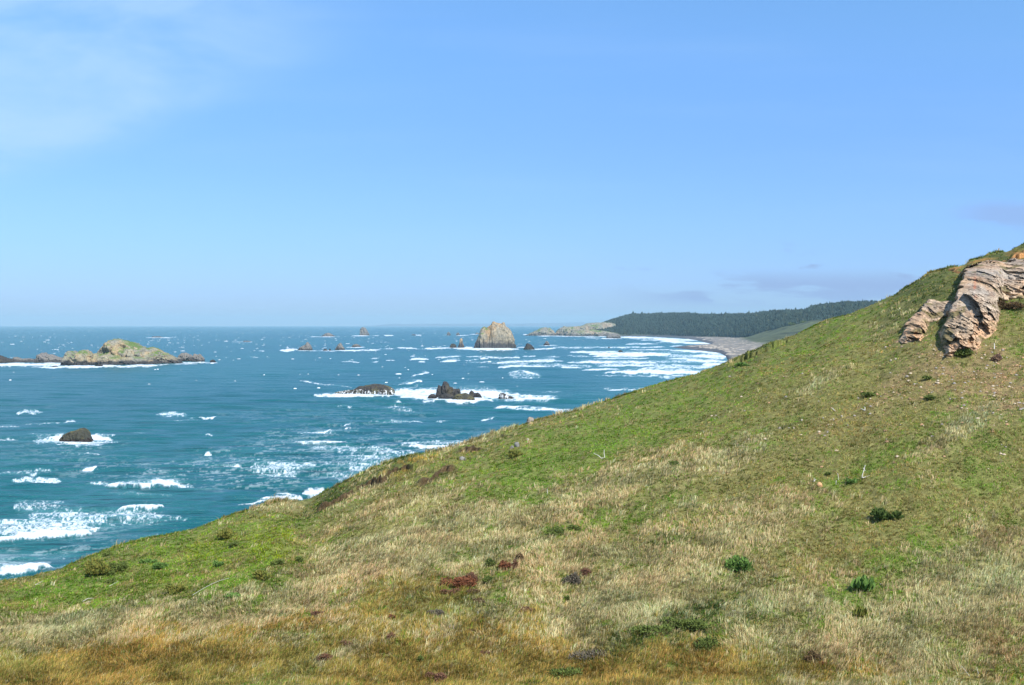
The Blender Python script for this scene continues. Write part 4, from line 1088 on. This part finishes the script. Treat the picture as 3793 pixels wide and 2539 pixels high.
# ------------------------------------------------------------------ plants, sticks and stones on the slope
def leaf_mesh(w, d, h, n, leaf, up=.3, seed=1, shell=.5):
    r = np.random.default_rng(seed)
    u = r.normal(size=(n, 3)); u /= np.linalg.norm(u, axis=1)[:, None]; u[:, 2] = np.abs(u[:, 2])
    rad = shell + (1 - shell) * r.random(n) ** .5
    lump = 1 + .35 * pn(u[:, 0] * 2.2 + seed, u[:, 1] * 2.2, u[:, 2] * 2.2)
    p = u * (rad * lump)[:, None]
    nl = 7
    lc = r.normal(size=(nl, 3)) * (.38, .38, .16); lc[:, 2] = np.abs(lc[:, 2]); lc[0] = 0
    lr = r.uniform(.28, .58, nl)
    li = r.integers(0, nl, n)
    p = (p * lr[li][:, None] + lc[li]) * np.array((w / 2 * 1.1, d / 2 * 1.1, h * 1.15))
    t1 = r.normal(size=(n, 3)); t1[:, 2] += up * 3; t1 += u * 1.0; t1 /= np.linalg.norm(t1, axis=1)[:, None]
    t2 = np.cross(t1, r.normal(size=(n, 3))); t2 /= np.linalg.norm(t2, axis=1)[:, None]
    L = leaf * (.6 + .8 * r.random(n))[:, None]; B = L * .28
    V = np.stack([p, p + t1 * L * .5 + t2 * B, p + t1 * L, p + t1 * L * .5 - t2 * B], 1).reshape(-1, 3)
    i = np.arange(n) * 4
    return V, np.stack([i, i + 1, i + 2, i + 3], 1)

def tube(pts, r0, r1, S=6):
    V, Fc = [], []
    n = len(pts)
    for k, p in enumerate(pts):
        p = Vector(p)
        d = (Vector(pts[min(k + 1, n - 1)]) - Vector(pts[max(k - 1, 0)])).normalized()
        a = d.orthogonal().normalized(); b = d.cross(a)
        rr = r0 + (r1 - r0) * k / (n - 1)
        for s_ in range(S):
            t = 2 * math.pi * s_ / S
            V.append(p + a * math.cos(t) * rr + b * math.sin(t) * rr)
    for k in range(n - 1):
        for s_ in range(S):
            Fc.append((k * S + s_, k * S + (s_ + 1) % S, (k + 1) * S + (s_ + 1) % S, (k + 1) * S + s_))
    return [tuple(v) for v in V], Fc

def tubes_obj(name, lst, mat, parent=None):
    V, Fc = [], []
    for pts, r0, r1 in lst:
        v, f = tube(pts, r0, r1)
        Fc += [tuple(i + len(V) for i in q) for q in f]; V += v
    return mesh_obj(name, np.array(V), [np.array(Fc)], mat, parent, smooth=True)

PAL = {'dkgreen': mat_plain('dark_leaf', (.075, .105, .025), (.13, .165, .035), 9), 'deep': mat_plain('deep_green_leaf', (.045, .075, .018), (.08, .12, .025), 9),
       'green': mat_plain('bright_leaf', (.08, .155, .035), (.13, .22, .045), 9),
       'yellow': mat_plain('yellow_green_leaf', (.19, .17, .035), (.12, .15, .03), 5),
       'red': mat_plain('rust_red_twigs', (.23, .085, .04), (.15, .06, .03), 7),
       'maroon': mat_plain('maroon_twigs', (.13, .062, .038), (.19, .10, .06), 7),
       'grey': mat_plain('grey_twigs', (.17, .14, .105), (.10, .09, .06), 7),
       'brown': mat_plain('brown_twigs', (.10, .06, .03), (.15, .10, .045), 7),
       'stem': mat_plain('plant_stem', (.07, .05, .03), (.10, .08, .05), 8)}
M_WOOD = mat_plain('bleached_stick', (.50, .47, .42), (.62, .59, .54), 6)

SEED = [100]
def plant(name, label, cat, px, py, wpx, hpx, kind, leaf=.09, dens=1.0, up=.3):
    SEED[0] += 1
    g = ground_at(px, py)
    s = g.y / F
    w, h = wpx * s, hpx * s * .8
    n = int(min(2600, max(160, 1500 * dens * w * max(h, .25) / .5 * (.09 / leaf) ** 1.2)))
    e = empty(name, g)
    V, Fc = leaf_mesh(w, w * .8, h * 1.0, n, leaf, up, SEED[0])
    V[:, 2] += .01
    mesh_obj('foliage', V, [Fc], PAL[kind], e)
    r = random.Random(SEED[0])
    lst = []
    for q in range(5):
        an = r.random() * 6.28; rr = r.uniform(.15, .32) * w
        lst.append(([(0, 0, -.08), (math.cos(an) * rr * .4, math.sin(an) * rr * .4, h * .4), (math.cos(an) * rr, math.sin(an) * rr, h * .75)], .014, .005))
    tubes_obj('stem', lst, PAL['stem'], e)
    tag(e, label, cat)
    return e

plant('shrub', 'dark green spiky shrub alone on the right slope, well above the bright leafy plant', 'shrub', 3275, 1928, 72, 52, 'deep', .22, 1.2, .7)
plant('leafy_plant', 'bright glossy green plant in straw grass, below and left of the spiky shrub', 'plant', 2735, 2122, 78, 66, 'green', .18, 1.0, .6)
plant('shrub', 'rust red dome shaped shrub, largest red plant near the centre', 'shrub', 1702, 2176, 112, 74, 'red', .09, 1.8)
plant('shrub', 'dark red shrub leaning on the right side of the largest red one', 'shrub', 1745, 2158, 60, 50, 'maroon', .07, 1.4)
plant('shrub', 'low sprawling maroon twigs in front of the largest red shrub', 'shrub', 1668, 2200, 80, 26, 'maroon', .08, 1.2)
plant('shrub', 'thin rusty twigs at the right foot of the largest red shrub', 'shrub', 1742, 2200, 60, 20, 'brown', .08, 1.2)
plant('shrub', 'small brown domed shrub below the red pair', 'shrub', 1768, 2236, 44, 26, 'brown', .07, 1.3)
plant('shrub', 'reddish brown shrub up right of the red pair, darker plants beside it', 'shrub', 1868, 2112, 46, 48, 'red', .07, 1.4)
plant('shrub', 'maroon shrub behind and right of the reddish brown one', 'shrub', 1902, 2110, 34, 36, 'maroon', .07, 1.3)
plant('shrub', 'upright brown shrub at the top of the reddish cluster', 'shrub', 1925, 2076, 38, 40, 'brown', .08, 1.3)
plant('shrub', 'dark green bush at the left of the reddish cluster', 'shrub', 1812, 2096, 40, 34, 'dkgreen', .09, 1.3)
plant('shrub', 'dark green bush between the two reddish clusters', 'shrub', 1806, 2160, 52, 30, 'dkgreen', .09, 1.3)
plant('shrub', 'grey twiggy shrub with a pinkish top, right of centre', 'shrub', 2130, 2164, 62, 54, 'grey', .08, 1.2)
plant('shrub', 'brownish end of the grey twiggy shrub, on its upper right', 'shrub', 2165, 2132, 50, 30, 'maroon', .07, 1.2)
plant('shrub', 'small round dark green bush below the grey twiggy shrub', 'shrub', 2106, 2226, 34, 24, 'dkgreen', .07, 1.4)
plant('shrub', 'low maroon plant with green edge under the small round bush', 'shrub', 1950, 2270, 60, 24, 'maroon', .08, .9)
plant('shrub', 'flat grey green plant in the golden grass left of centre', 'shrub', 1625, 2284, 76, 28, 'grey', .08, 1.0)
plant('shrub', 'tiny red brown plant in the pale grass left of the flat grey one', 'shrub', 1456, 2294, 28, 22, 'red', .06, 1.3)
plant('shrub', 'dark brown tuft in the upper straw patch left of centre', 'shrub', 1505, 2046, 32, 18, 'brown', .07, 1.2)
plant('shrub', 'diagonal maroon twiggy plant cut by the bottom edge near the centre', 'shrub', 1630, 2520, 84, 42, 'maroon', .07, 1.2)
plant('shrub', 'brownish red plant in golden grass above the bottom maroon one', 'shrub', 1798, 2428, 36, 26, 'maroon', .07, 1.1)
plant('shrub', 'small brown plant in the golden grass under the flat grey plant', 'shrub', 1755, 2346, 34, 16, 'brown', .07, 1.2)
plant('shrub', 'slanting maroon plant in golden grass lower left of centre', 'shrub', 1447, 2370, 38, 30, 'maroon', .07, 1.1)
plant('shrub', 'isolated maroon shrub in ochre grass of the lower left', 'shrub', 1196, 2452, 42, 36, 'maroon', .07, 1.2)
plant('shrub', 'maroon shrub where the straw meets the ochre grass, left third', 'shrub', 1180, 2282, 46, 26, 'maroon', .08, 1.1)
plant('shrub', 'pair of brown maroon plants low on the left of the golden grass', 'shrub', 1282, 2392, 60, 26, 'maroon', .07, .9)
plant('shrub', 'small dark green sprig in the golden grass near the bottom', 'shrub', 1556, 2454, 24, 34, 'dkgreen', .07, 1.2)
plant('shrub', 'yellow green mounded bush near the cliff edge at far left', 'shrub', 352, 2130, 104, 62, 'yellow', .16, 1.1, .6)
plant('shrub', 'dark grey green bush touching the right of the yellow green mound', 'shrub', 430, 2112, 66, 42, 'dkgreen', .12, 1.2)
plant('shrub', 'dark bush on the cliff edge above the yellow green mound', 'shrub', 392, 2062, 48, 20, 'dkgreen', .11, 1.3)
plant('shrub', 'little dark green bush below the yellow green mound', 'shrub', 405, 2136, 34, 26, 'dkgreen', .1, 1.3)
plant('shrub', 'lowest of the dark bushes under the yellow green mound', 'shrub', 414, 2162, 36, 20, 'dkgreen', .1, 1.3)
plant('shrub', 'green leafy bush right of the yellow mound, upper of two', 'shrub', 545, 2088, 46, 20, 'green', .12, 1.2)
plant('shrub', 'green leafy bush right of the yellow mound, lower of two', 'shrub', 590, 2108, 46, 28, 'green', .12, 1.2)
plant('shrub', 'yellow brown spiky bush on the green turf below the sea edge', 'shrub', 842, 1998, 60, 40, 'yellow', .14, 1.1, .6)
plant('shrub', 'dark green sprawling plant under the yellow brown spiky bush', 'shrub', 872, 2024, 42, 22, 'dkgreen', .11, 1.2)
plant('shrub', 'small green plant on the turf left of the lime green patch', 'shrub', 815, 2098, 36, 24, 'green', .12, 1.2)
plant('shrub', 'dark green cushion below the lime green patch, left of a pair', 'shrub', 1028, 2092, 40, 22, 'dkgreen', .1, 1.2)
plant('shrub', 'dark green cushion below the lime green patch, right of a pair', 'shrub', 1102, 2082, 34, 24, 'dkgreen', .1, 1.2)
plant('shrub', 'olive spiky bush in the left meadow, upper one', 'shrub', 970, 2152, 64, 44, 'yellow', .14, .9, .6)
plant('shrub', 'olive spiky bush in the left meadow, lower one', 'shrub', 662, 2196, 76, 42, 'yellow', .14, .9, .6)
plant('shrub', 'green bush in the left meadow beside a fallen stick', 'shrub', 872, 2218, 48, 26, 'green', .12, 1.1)
plant('shrub', 'dark green bush hugging the left edge of the meadow', 'shrub', 46, 2326, 50, 30, 'dkgreen', .1, 1.2)
plant('shrub', 'dark weedy bush in the centre under the green hollow', 'shrub', 2055, 1985, 62, 34, 'dkgreen', .1, 1.2)
plant('shrub', 'dark weedy bush trailing right of the one under the hollow', 'shrub', 2115, 1962, 50, 22, 'dkgreen', .1, 1.1)
plant('bramble', 'yellow flecked dark bramble at the lower right, upper part of the mat', 'bramble', 2540, 2330, 130, 50, 'dkgreen', .11, .8)
plant('bramble', 'dark bramble mat at the lower right of centre, below the straw fan', 'bramble', 2390, 2340, 120, 36, 'dkgreen', .11, .8)
plant('bramble', 'dark bramble mat nearest the ochre grass, lower right of centre', 'bramble', 2600, 2405, 140, 46, 'dkgreen', .10, .8)
plant('bramble', 'grey green bramble strip among golden grass at the bottom', 'bramble', 2200, 2440, 170, 34, 'grey', .09, .7)
plant('bramble', 'dark bramble clump left of the bottom bramble strip', 'bramble', 2110, 2500, 130, 32, 'dkgreen', .10, .6)
plant('shrub', 'dark brown twig clump in the straw at the lower right', 'shrub', 3010, 2448, 60, 40, 'brown', .09, 1.2)
plant('shrub', 'tiny scarlet plant beside the dark brown twig clump', 'shrub', 3046, 2468, 30, 14, 'red', .06, 1.4)
plant('grass_tussock', 'rich green tussock in a hollow on the right slope', 'grass tussock', 3185, 2190, 74, 52, 'green', .34, .7, 1.6)
plant('grass_tussock', 'yellow green tussock on the lower right slope below the rich green one', 'grass tussock', 3180, 2290, 54, 42, 'yellow', .3, .7, 1.6)
plant('shrub', 'dark bush clinging at the foot of the large crag', 'shrub', 3560, 1322, 70, 36, 'dkgreen', .14, 1.0)
plant('shrub', 'dark overhanging shrub on the right flank of the large crag', 'shrub', 3745, 1148, 100, 44, 'brown', .16, .8)
plant('shrub', 'flat dark shrub on the open slope below the crags, left one', 'shrub', 3215, 1470, 56, 18, 'dkgreen', .14, 1.0)
plant('shrub', 'flat dark shrub on the open slope below the crags, right one', 'shrub', 3448, 1482, 46, 20, 'dkgreen', .14, 1.0)
plant('shrub', 'dark low shrub under the small rock rib', 'shrub', 3440, 1408, 36, 14, 'dkgreen', .14, 1.0)
plant('shrub', 'dark sprig on the slope left of the orange stone', 'shrub', 3068, 1762, 22, 14, 'dkgreen', .12, 1.2)
plant('shrub', 'grey green weed among the white sticks', 'shrub', 3150, 1790, 52, 18, 'green', .10, 1.0)
plant('shrub', 'dark bush at the right end of the central straw patch', 'shrub', 2495, 1722, 40, 16, 'dkgreen', .12, 1.2)
plant('shrub', 'vivid green plant in the dark grass fringe above the surf', 'shrub', 2745, 1358, 50, 16, 'green', .16, 1.0)
plant('shrub', 'yellow bush in the upper green turf near the grey stones', 'shrub', 1905, 1692, 54, 28, 'yellow', .16, 1.0, .6)

def bush_far(label, px, py, wpx, hpx, Yd):
    a, k = ak(px, py)
    x = float(a) * Yd
    z = float(land(np.array([x]), np.array([Yd]))[0][0])
    s = Yd / F
    e = empty('bush', (x, Yd, z))
    V, Fc = leaf_mesh(wpx * s, wpx * s * .7, hpx * s, 500, 2.6, .2, int(px))
    mesh_obj('foliage', V, [Fc], PAL['dkgreen'], e)
    mesh_obj('stem', np.array(tube([(0, 0, -2), (.3, 0, hpx * s * .3), (.5, 0, hpx * s * .7)], .7, .3)[0]), [np.array(tube([(0, 0, -2), (.3, 0, 3), (.5, 0, 7)], .7, .3)[1])], PAL['stem'], e)
    tag(e, label, 'bush')
bush_far('dark round bush on the far green dune hill, left one', 2935, 1232, 24, 11, 2930)
bush_far('dark long bush on the far green dune hill, right one', 2972, 1224, 34, 12, 2920)

def sticks(label, pieces, cat='stick', name='dead_stick', r=.022):
    """pieces: list of polylines in photo points relative to the first point on the slope; heights are real"""
    px, py = pieces[0][0]
    g = ground_at(px, py)
    s = g.y / F
    lst = []
    for pc in pieces:
        pts = []
        for q, (x, y) in enumerate(pc):
            pts.append(((x - px) * s, .12 * q, max((py - y) * s, -.02) + .05))
        lst.append((pts, r * g.y / 80, r * .6 * g.y / 80))
    o = tubes_obj(name, lst, M_WOOD); o.location = g
    tag(o, label, cat)
sticks('bleached forked branch standing right of the orange stone', [[(3192, 1775), (3198, 1760), (3206, 1742), (3212, 1730)], [(3192, 1775), (3208, 1772), (3226, 1768)], [(3204, 1748), (3199, 1738)]], 'branch', 'dead_branch', .03)
sticks('small white stick upright just right of the orange stone', [[(3097, 1800), (3099, 1792), (3102, 1786)]])
sticks('thin upright twig between the orange stone and forked branch', [[(3106, 1782), (3107, 1768), (3106, 1758)]], r=.015)
sticks('little grey twigs left above the orange stone', [[(3015, 1788), (3018, 1776)], [(3015, 1788), (3024, 1780)]], r=.02)
sticks('white stick with a bend high on the open slope, left one', [[(3094, 1528), (3088, 1520), (3084, 1516)]], r=.03)
sticks('white crossed sticks high on the open slope, right one', [[(3204, 1525), (3206, 1515), (3204, 1512)], [(3204, 1525), (3190, 1518)]], r=.03)
sticks('fallen white forked branch on the green turf in the middle', [[(2228, 1701), (2218, 1692), (2200, 1684)], [(2240, 1699), (2238, 1682), (2239, 1670)], [(2228, 1701), (2240, 1699)]], 'branch', 'dead_branch', .026)
sticks('thin pale upright stem in the straw under the green hollow', [[(2028, 1832), (2027, 1816)]], r=.018)
sticks('white curved stick lying in the left meadow', [[(306, 2232), (322, 2223), (338, 2224), (350, 2231)]], r=.02)
sticks('pale stick just below the curved one in the left meadow', [[(306, 2240), (322, 2236), (338, 2236)]], r=.016)
sticks('bent grey white stick in the pale grass at lower left', [[(320, 2356), (324, 2346), (336, 2344)]], r=.018)
sticks('long fallen grey stick in the left meadow', [[(712, 2210), (745, 2190), (780, 2172), (812, 2160), (840, 2154)]], r=.016)
sticks('thin pale stick near the lower dark bushes at far left', [[(404, 2176), (420, 2168), (432, 2162)]], r=.014)
sticks('pale forked twig on turf at far left edge', [[(130, 2170), (146, 2172), (158, 2170)], [(130, 2170), (144, 2164), (152, 2160)]], r=.014)
sticks('taller of two white stalks in the golden grass at centre bottom', [[(1665, 2334), (1667, 2320)]], r=.014)
sticks('shorter of two white stalks in the golden grass at centre bottom', [[(1680, 2334), (1680, 2324)]], r=.014)
sticks('single slim white stalk in grass below the brown shrub', [[(1772, 2290), (1770, 2272)]], r=.014)
sticks('white post like stick standing above the dark hole near the crag', [[(3683, 1298), (3686, 1286), (3688, 1276)]], 'stick', 'dead_stick', .035)
sticks('bleached leaning stick in the straw at the bottom right, longest of three', [[(3592, 2512), (3580, 2494), (3568, 2478)]], r=.014)
sticks('upright bleached stick in the straw at the bottom right', [[(3624, 2502), (3622, 2480)]], r=.014)
sticks('flat bleached twig in the straw at the bottom right, left of the others', [[(3560, 2500), (3586, 2504)]], r=.012)
sticks('pale curved stick on the bramble at lower right', [[(2664, 2246), (2676, 2252), (2686, 2262)]], r=.014)
sticks('short pale stick right of the curved one above the bramble', [[(2712, 2268), (2728, 2268)]], r=.014)

def stone(label, px, py, wpx, hpx, mat, name='stone', cat='stone', seed=1):
    g = ground_at(px, py)
    s = g.y / F
    import bmesh
    bm = bmesh.new(); bmesh.ops.create_icosphere(bm, subdivisions=3, radius=1)
    V = np.array([v.co[:] for v in bm.verts]); Fc = np.array([[v.index for v in f.verts] for f in bm.faces]); bm.free()
    c, e = cells(V[:, 0] * 1.3 + seed, V[:, 1] * 1.3, V[:, 2] * 1.3)
    V = V * (1 + .35 * (c - .5) + .25 * fbm(V[:, 0] * 1.2 + seed, V[:, 1] * 1.2, V[:, 2] * 1.2, 3))[:, None]
    V *= np.array((wpx * s / 2, wpx * s * .4, hpx * s * .75))
    V[:, 2] += hpx * s * .25
    o = mesh_obj(name, V, [Fc], mat); o.location = g
    tag(o, label, cat)
M_OST = mat_plain('orange_stone', (.48, .25, .11), (.55, .33, .17), 3)
M_GST = mat_plain('grey_stone', (.15, .145, .135), (.24, .23, .20), 3)
M_PST = mat_plain('pale_stone', (.44, .38, .30), (.36, .30, .22), 3)
stone('lone bright orange stone on the open right slope', 3037, 1804, 22, 15, M_OST, seed=3)
stone('grey boulder among thin stalks on the upper green turf', 1916, 1656, 20, 18, M_GST, 'boulder', 'boulder', 4)
stone('smaller grey stone beside the boulder on the upper green turf', 1896, 1664, 14, 12, M_GST, seed=5)
stone('small brown rock knob poking over the crest line', 1964, 1566, 30, 20, mat_plain('knob_stone', (.20, .17, .14), (.28, .24, .19), 3), 'crest_rock', 'rock', 6)
stone('pale lichen grey rock face below the second soil bank', 1712, 1704, 26, 12, M_GST, 'rock_ledge', 'rock', 7)
stone('round tan stone on turf right of the grey boulder', 1956, 1632, 9, 8, M_PST, seed=8)
STN = [(3180, 1478, 'under the flat dark shrub'), (3118, 1546, 'below the bent white stick'), (2970, 1560, 'at the left of the open slope'), (3300, 1338, 'straight below the small rock rib'),
       (3318, 1334, 'touching the scree below the rib'), (3460, 1480, 'beside the right flat shrub'), (2760, 1640, 'on the left of the open slope by straw'), (2940, 1590, 'in the middle of the open turf'),
       (3088, 1558, 'flat and low under the crossed sticks'), (2972, 1386, 'highest on the left slope near the skyline'), (2560, 2355, 'in the bramble mat'), (3222, 2296, 'beside the yellow green tussock'),
       (3262, 2168, 'right of the rich green tussock'), (3650, 1560, 'near the right edge under the scree'), (3280, 1290, 'left of the small rock rib'), (3420, 1580, 'alone in brown turf mid right')]
for q, (px, py, wh) in enumerate(STN):
    stone('small pale stone ' + wh, px, py, 7 + (q * 5) % 5, 5 + q % 3, M_PST, seed=20 + q)

def scree():
    n = 3600
    px = RNG.uniform(2600, 3830, n); py = RNG.uniform(1250, 1750, n)
    a, k = ak(px, py); ok = k < np.interp(a, EA, EK) - .004
    px, py, a, k = px[ok], py[ok], a[ok], k[ok]
    Y = ray_Y(a, k); X = a * Y; Z = ground(X, Y)[0]
    wv = veg(px, py, X, Y)
    keep = RNG.random(len(px)) < np.clip(wv['T'] * 1.2 + .01, 0, 1)
    X, Y, Z = X[keep], Y[keep], Z[keep]; n = len(X)
    r = (.035 + .07 * RNG.random(n) ** 2.5)
    base = np.array([(-1, -.8, -.4), (1, -.7, -.4), (.8, .8, -.4), (-.9, .7, -.4), (-.5, -.5, .7), (.6, -.4, .5), (.4, .5, .8), (-.5, .4, .6)])
    V = (base[None] * (1 + .5 * (RNG.random((n, 8, 3)) - .5))) * r[:, None, None] * np.array((1.3, 1, .9)) + np.stack([X, Y, Z + .05], 1)[:, None, :]
    f = np.array([(0, 1, 5, 4), (1, 2, 6, 5), (2, 3, 7, 6), (3, 0, 4, 7), (4, 5, 6, 7)])
    Fc = (np.arange(n)[:, None, None] * 8 + f[None]).reshape(-1, 4)
    pal = np.array([(.42, .34, .24), (.36, .22, .12), (.26, .23, .20), (.22, .14, .08)])
    c = np.repeat(pal[RNG.integers(0, 4, n)], 8, 0)
    tag(mesh_obj('loose_stones', V.reshape(-1, 3), [Fc], mat_attr('scree_stone', 'col', .9, .15), cols={'col': c}),
        'small loose tan and grey stones scattered on the slope below the crags', 'loose stones', kind='stuff')
scree()

# dark animal hole with crumbled earth; its shade is put into a dark lump
def hole():
    g = ground_at(3690, 1338)
    s = g.y / F
    import bmesh
    bm = bmesh.new(); bmesh.ops.create_icosphere(bm, subdivisions=4, radius=1)
    V = np.array([v.co[:] for v in bm.verts]); Fc = np.array([[v.index for v in f.verts] for f in bm.faces]); bm.free()
    V = V * (1 + .9 * fbm(V[:, 0] * 1.6, V[:, 1] * 1.6, V[:, 2] * 1.6, 3))[:, None] * np.array((15 * s, 12 * s, 15 * s))
    cv_, _ = cells(V[:, 0] * 4, V[:, 1] * 4, V[:, 2] * 4); V *= (1 + .6 * (cv_ - .5))[:, None]
    V[:, 2] += 4 * s
    o = mesh_obj('dark_hole', V, [Fc], mat_plain('dark_hole_earth', (.045, .026, .018), (.14, .085, .05), 2.2)); o.location = g
    tag(o, 'dark hole in crumbled earth below the crag, its shade built as a dark lump, with a white stick above it', 'earth mound')
hole()

GROUPS = {'sea_rock': 'rocks standing in the sea', 'sea_stack': 'sea stacks off the beach', 'shrub': 'shrubs dotted over the grassy slope', 'dead_stick': 'bleached sticks on the grassy slope',
          'dead_branch': 'bleached branches on the turf', 'stone': 'stones on the grassy slope', 'bramble': 'bramble mats at the lower right', 'grass_tussock': 'green tussocks on the right slope',
          'rock_outcrop': 'crags at the top right', 'bush': 'bushes on the far dune hill'}
for o_ in C.objects:
    b_ = o_.name.split('.')[0]
    if o_.parent is None and b_ in GROUPS: o_['group'] = GROUPS[b_]

# ------------------------------------------------------------------ air, sky, sun, camera
def haze():
    s = NT('haze_air')
    v = s.n('ShaderNodeVolumePrincipled')
    v.inputs['Color'].default_value = (.54, .85, 1, 1); v.inputs['Density'].default_value = 4.0e-5
    v.inputs['Anisotropy'].default_value = 0.0
    o = s.n('ShaderNodeOutputMaterial'); s.t.links.new(v.outputs[0], o.inputs['Volume'])
    x, y0, y1, z0, z1 = 60000, -300, 36500, -9, 320
    V = [(-x, y0, z0), (x, y0, z0), (x, y1, z0), (-x, y1, z0), (-x, y0, z1), (x, y0, z1), (x, y1, z1), (-x, y1, z1)]
    Fc = [(0, 3, 2, 1), (4, 5, 6, 7), (0, 1, 5, 4), (1, 2, 6, 5), (2, 3, 7, 6), (3, 0, 4, 7)]
    tag(mesh_obj('haze', np.array(V), [np.array(Fc)], s.m), kind='stuff', label='thin blue sea haze filling the air over the coast', cat='haze')
haze()

SUN_EL, SUN_AZ = R(47), R(148)      # azimuth measured from the view direction toward the right
sx, sy, sz = math.cos(SUN_EL) * math.sin(SUN_AZ), math.cos(SUN_EL) * math.cos(SUN_AZ), math.sin(SUN_EL)
L = bpy.data.lights.new('sun', 'SUN'); L.energy = 3.6; L.angle = R(.5); L.color = (1, .965, .90)
lo = bpy.data.objects.new('sun', L); C.objects.link(lo)
lo.rotation_euler = Vector((sx, sy, sz)).to_track_quat('Z', 'Y').to_euler()

w = NT('World', world=True)
bpy.context.scene.world = w.m
tc = w.n('ShaderNodeTexCoord').outputs['Generated']
sp = w.n('ShaderNodeSeparateXYZ'); w.set(sp.inputs[0], tc)
zc = w.math('MAXIMUM', sp.outputs[2], .003)
cb = w.n('ShaderNodeCombineXYZ'); w.set(cb.inputs[0], sp.outputs[0]); w.set(cb.inputs[1], sp.outputs[1]); w.set(cb.inputs[2], zc)
sky = w.n('ShaderNodeTexSky', sky_type='NISHITA')
sky.sun_disc = False; sky.sun_elevation = SUN_EL; sky.sun_rotation = SUN_AZ
sky.air_density = 1.0; sky.dust_density = .4; sky.ozone_density = 2.2; sky.altitude = 50
w.set(sky.inputs[0], cb.outputs[0])
ys = w.math('MAXIMUM', w.math('ABSOLUTE', sp.outputs[1]), .05)
ax = w.math('DIVIDE', sp.outputs[0], ys); el = w.math('DIVIDE', sp.outputs[2], ys)
cv = w.n('ShaderNodeCombineXYZ'); w.set(cv.inputs[0], ax); w.set(cv.inputs[1], el); cv = cv.outputs[0]
def shear(v, sx_, sy_, rot):
    nd = w.n('ShaderNodeMapping'); w.set(nd.inputs[0], v); nd.inputs['Rotation'].default_value = (0, 0, rot); nd.inputs['Scale'].default_value = (sx_, sy_, 1)
    return nd.outputs[0]
# high thin veil in the upper left
n1 = w.noise(shear(cv, 2.2, 7, R(-14)), 1.6, 6, .55, .3)
tilt = w.math('SUBTRACT', el, w.math('MULTIPLY', ax, .36))
m1 = w.math('MULTIPLY', w.step(tilt, .285, .34), w.step(ax, -.08, -.36))
veil = w.math('MULTIPLY', w.math('MULTIPLY', w.step(n1, .30, .66), m1), .55)
n1b = w.noise(shear(cv, 1.0, 9, R(-6)), 2.4, 5, .5)
veil = w.math('ADD', veil, w.math('MULTIPLY', w.step(n1b, .45, .75), .07))
# low grey clouds over the land to the right
n2 = w.noise(shear(cv, 7, 34, 0), 1.0, 6, .55, .2)
m2 = w.math('MULTIPLY', w.math('MULTIPLY', w.step(el, .014, .026), w.step(el, .056, .036)), w.step(ax, .08, .20))
m2 = w.math('MULTIPLY', m2, w.step(n2, .42, .50))
n3 = w.noise(shear(cv, 9, 42, 0), 1.4, 5, .55)
m3 = w.math('MULTIPLY', w.math('MULTIPLY', w.step(el, .012, .02), w.step(el, .085, .055)), w.step(ax, .0, .3))
m3 = w.math('MULTIPLY', m3, w.step(n3, .60, .70))
tint = w.mix(w.step(el, -.02, .14), (.30, .42, .80), (.41, .56, .89))
tint = w.mix(w.step(el, .10, .36), tint, (.60, .85, 1.04))
col = w.mix(1.0, sky.outputs[0], tint, 'MULTIPLY')
sk1 = w.mix(veil, col, (3.0, 4.2, 5.5))
n4 = w.noise(shear(cv, 8, 30, 0), 2.0, 5, .55)
m4 = w.math('MULTIPLY', w.math('MULTIPLY', w.step(el, .085, .10), w.step(el, .122, .108)), w.math('MULTIPLY', w.step(ax, .40, .46), w.step(n4, .40, .55)))
low = w.math('MINIMUM', w.math('ADD', w.math('ADD', m2, m3), w.math('MULTIPLY', m4, .6)), 1.0)
sk2 = w.mix(w.math('MULTIPLY', low, .85), sk1, (1.65, 2.25, 3.9))
bg = w.n('ShaderNodeBackground'); w.set(bg.inputs[0], sk2); bg.inputs[1].default_value = .10
wo = w.n('ShaderNodeOutputWorld'); w.t.links.new(bg.outputs[0], wo.inputs[0])

cam = bpy.data.cameras.new('camera'); co = bpy.data.objects.new('camera', cam); C.objects.link(co)
co.location = (0, 0, CAMZ); co.rotation_euler = (math.pi / 2 - P, 0, 0)
cam.sensor_width = 36; cam.lens = F / W * 36; cam.clip_start = .1; cam.clip_end = 200000
sc = bpy.context.scene
sc.camera = co
sc.view_settings.view_transform = 'Standard'; sc.view_settings.look = 'None'; sc.view_settings.exposure = .95; sc.view_settings.gamma = 1
sc.cycles.max_bounces = 5; sc.cycles.diffuse_bounces = 2; sc.cycles.transparent_max_bounces = 6; sc.cycles.volume_bounces = 0
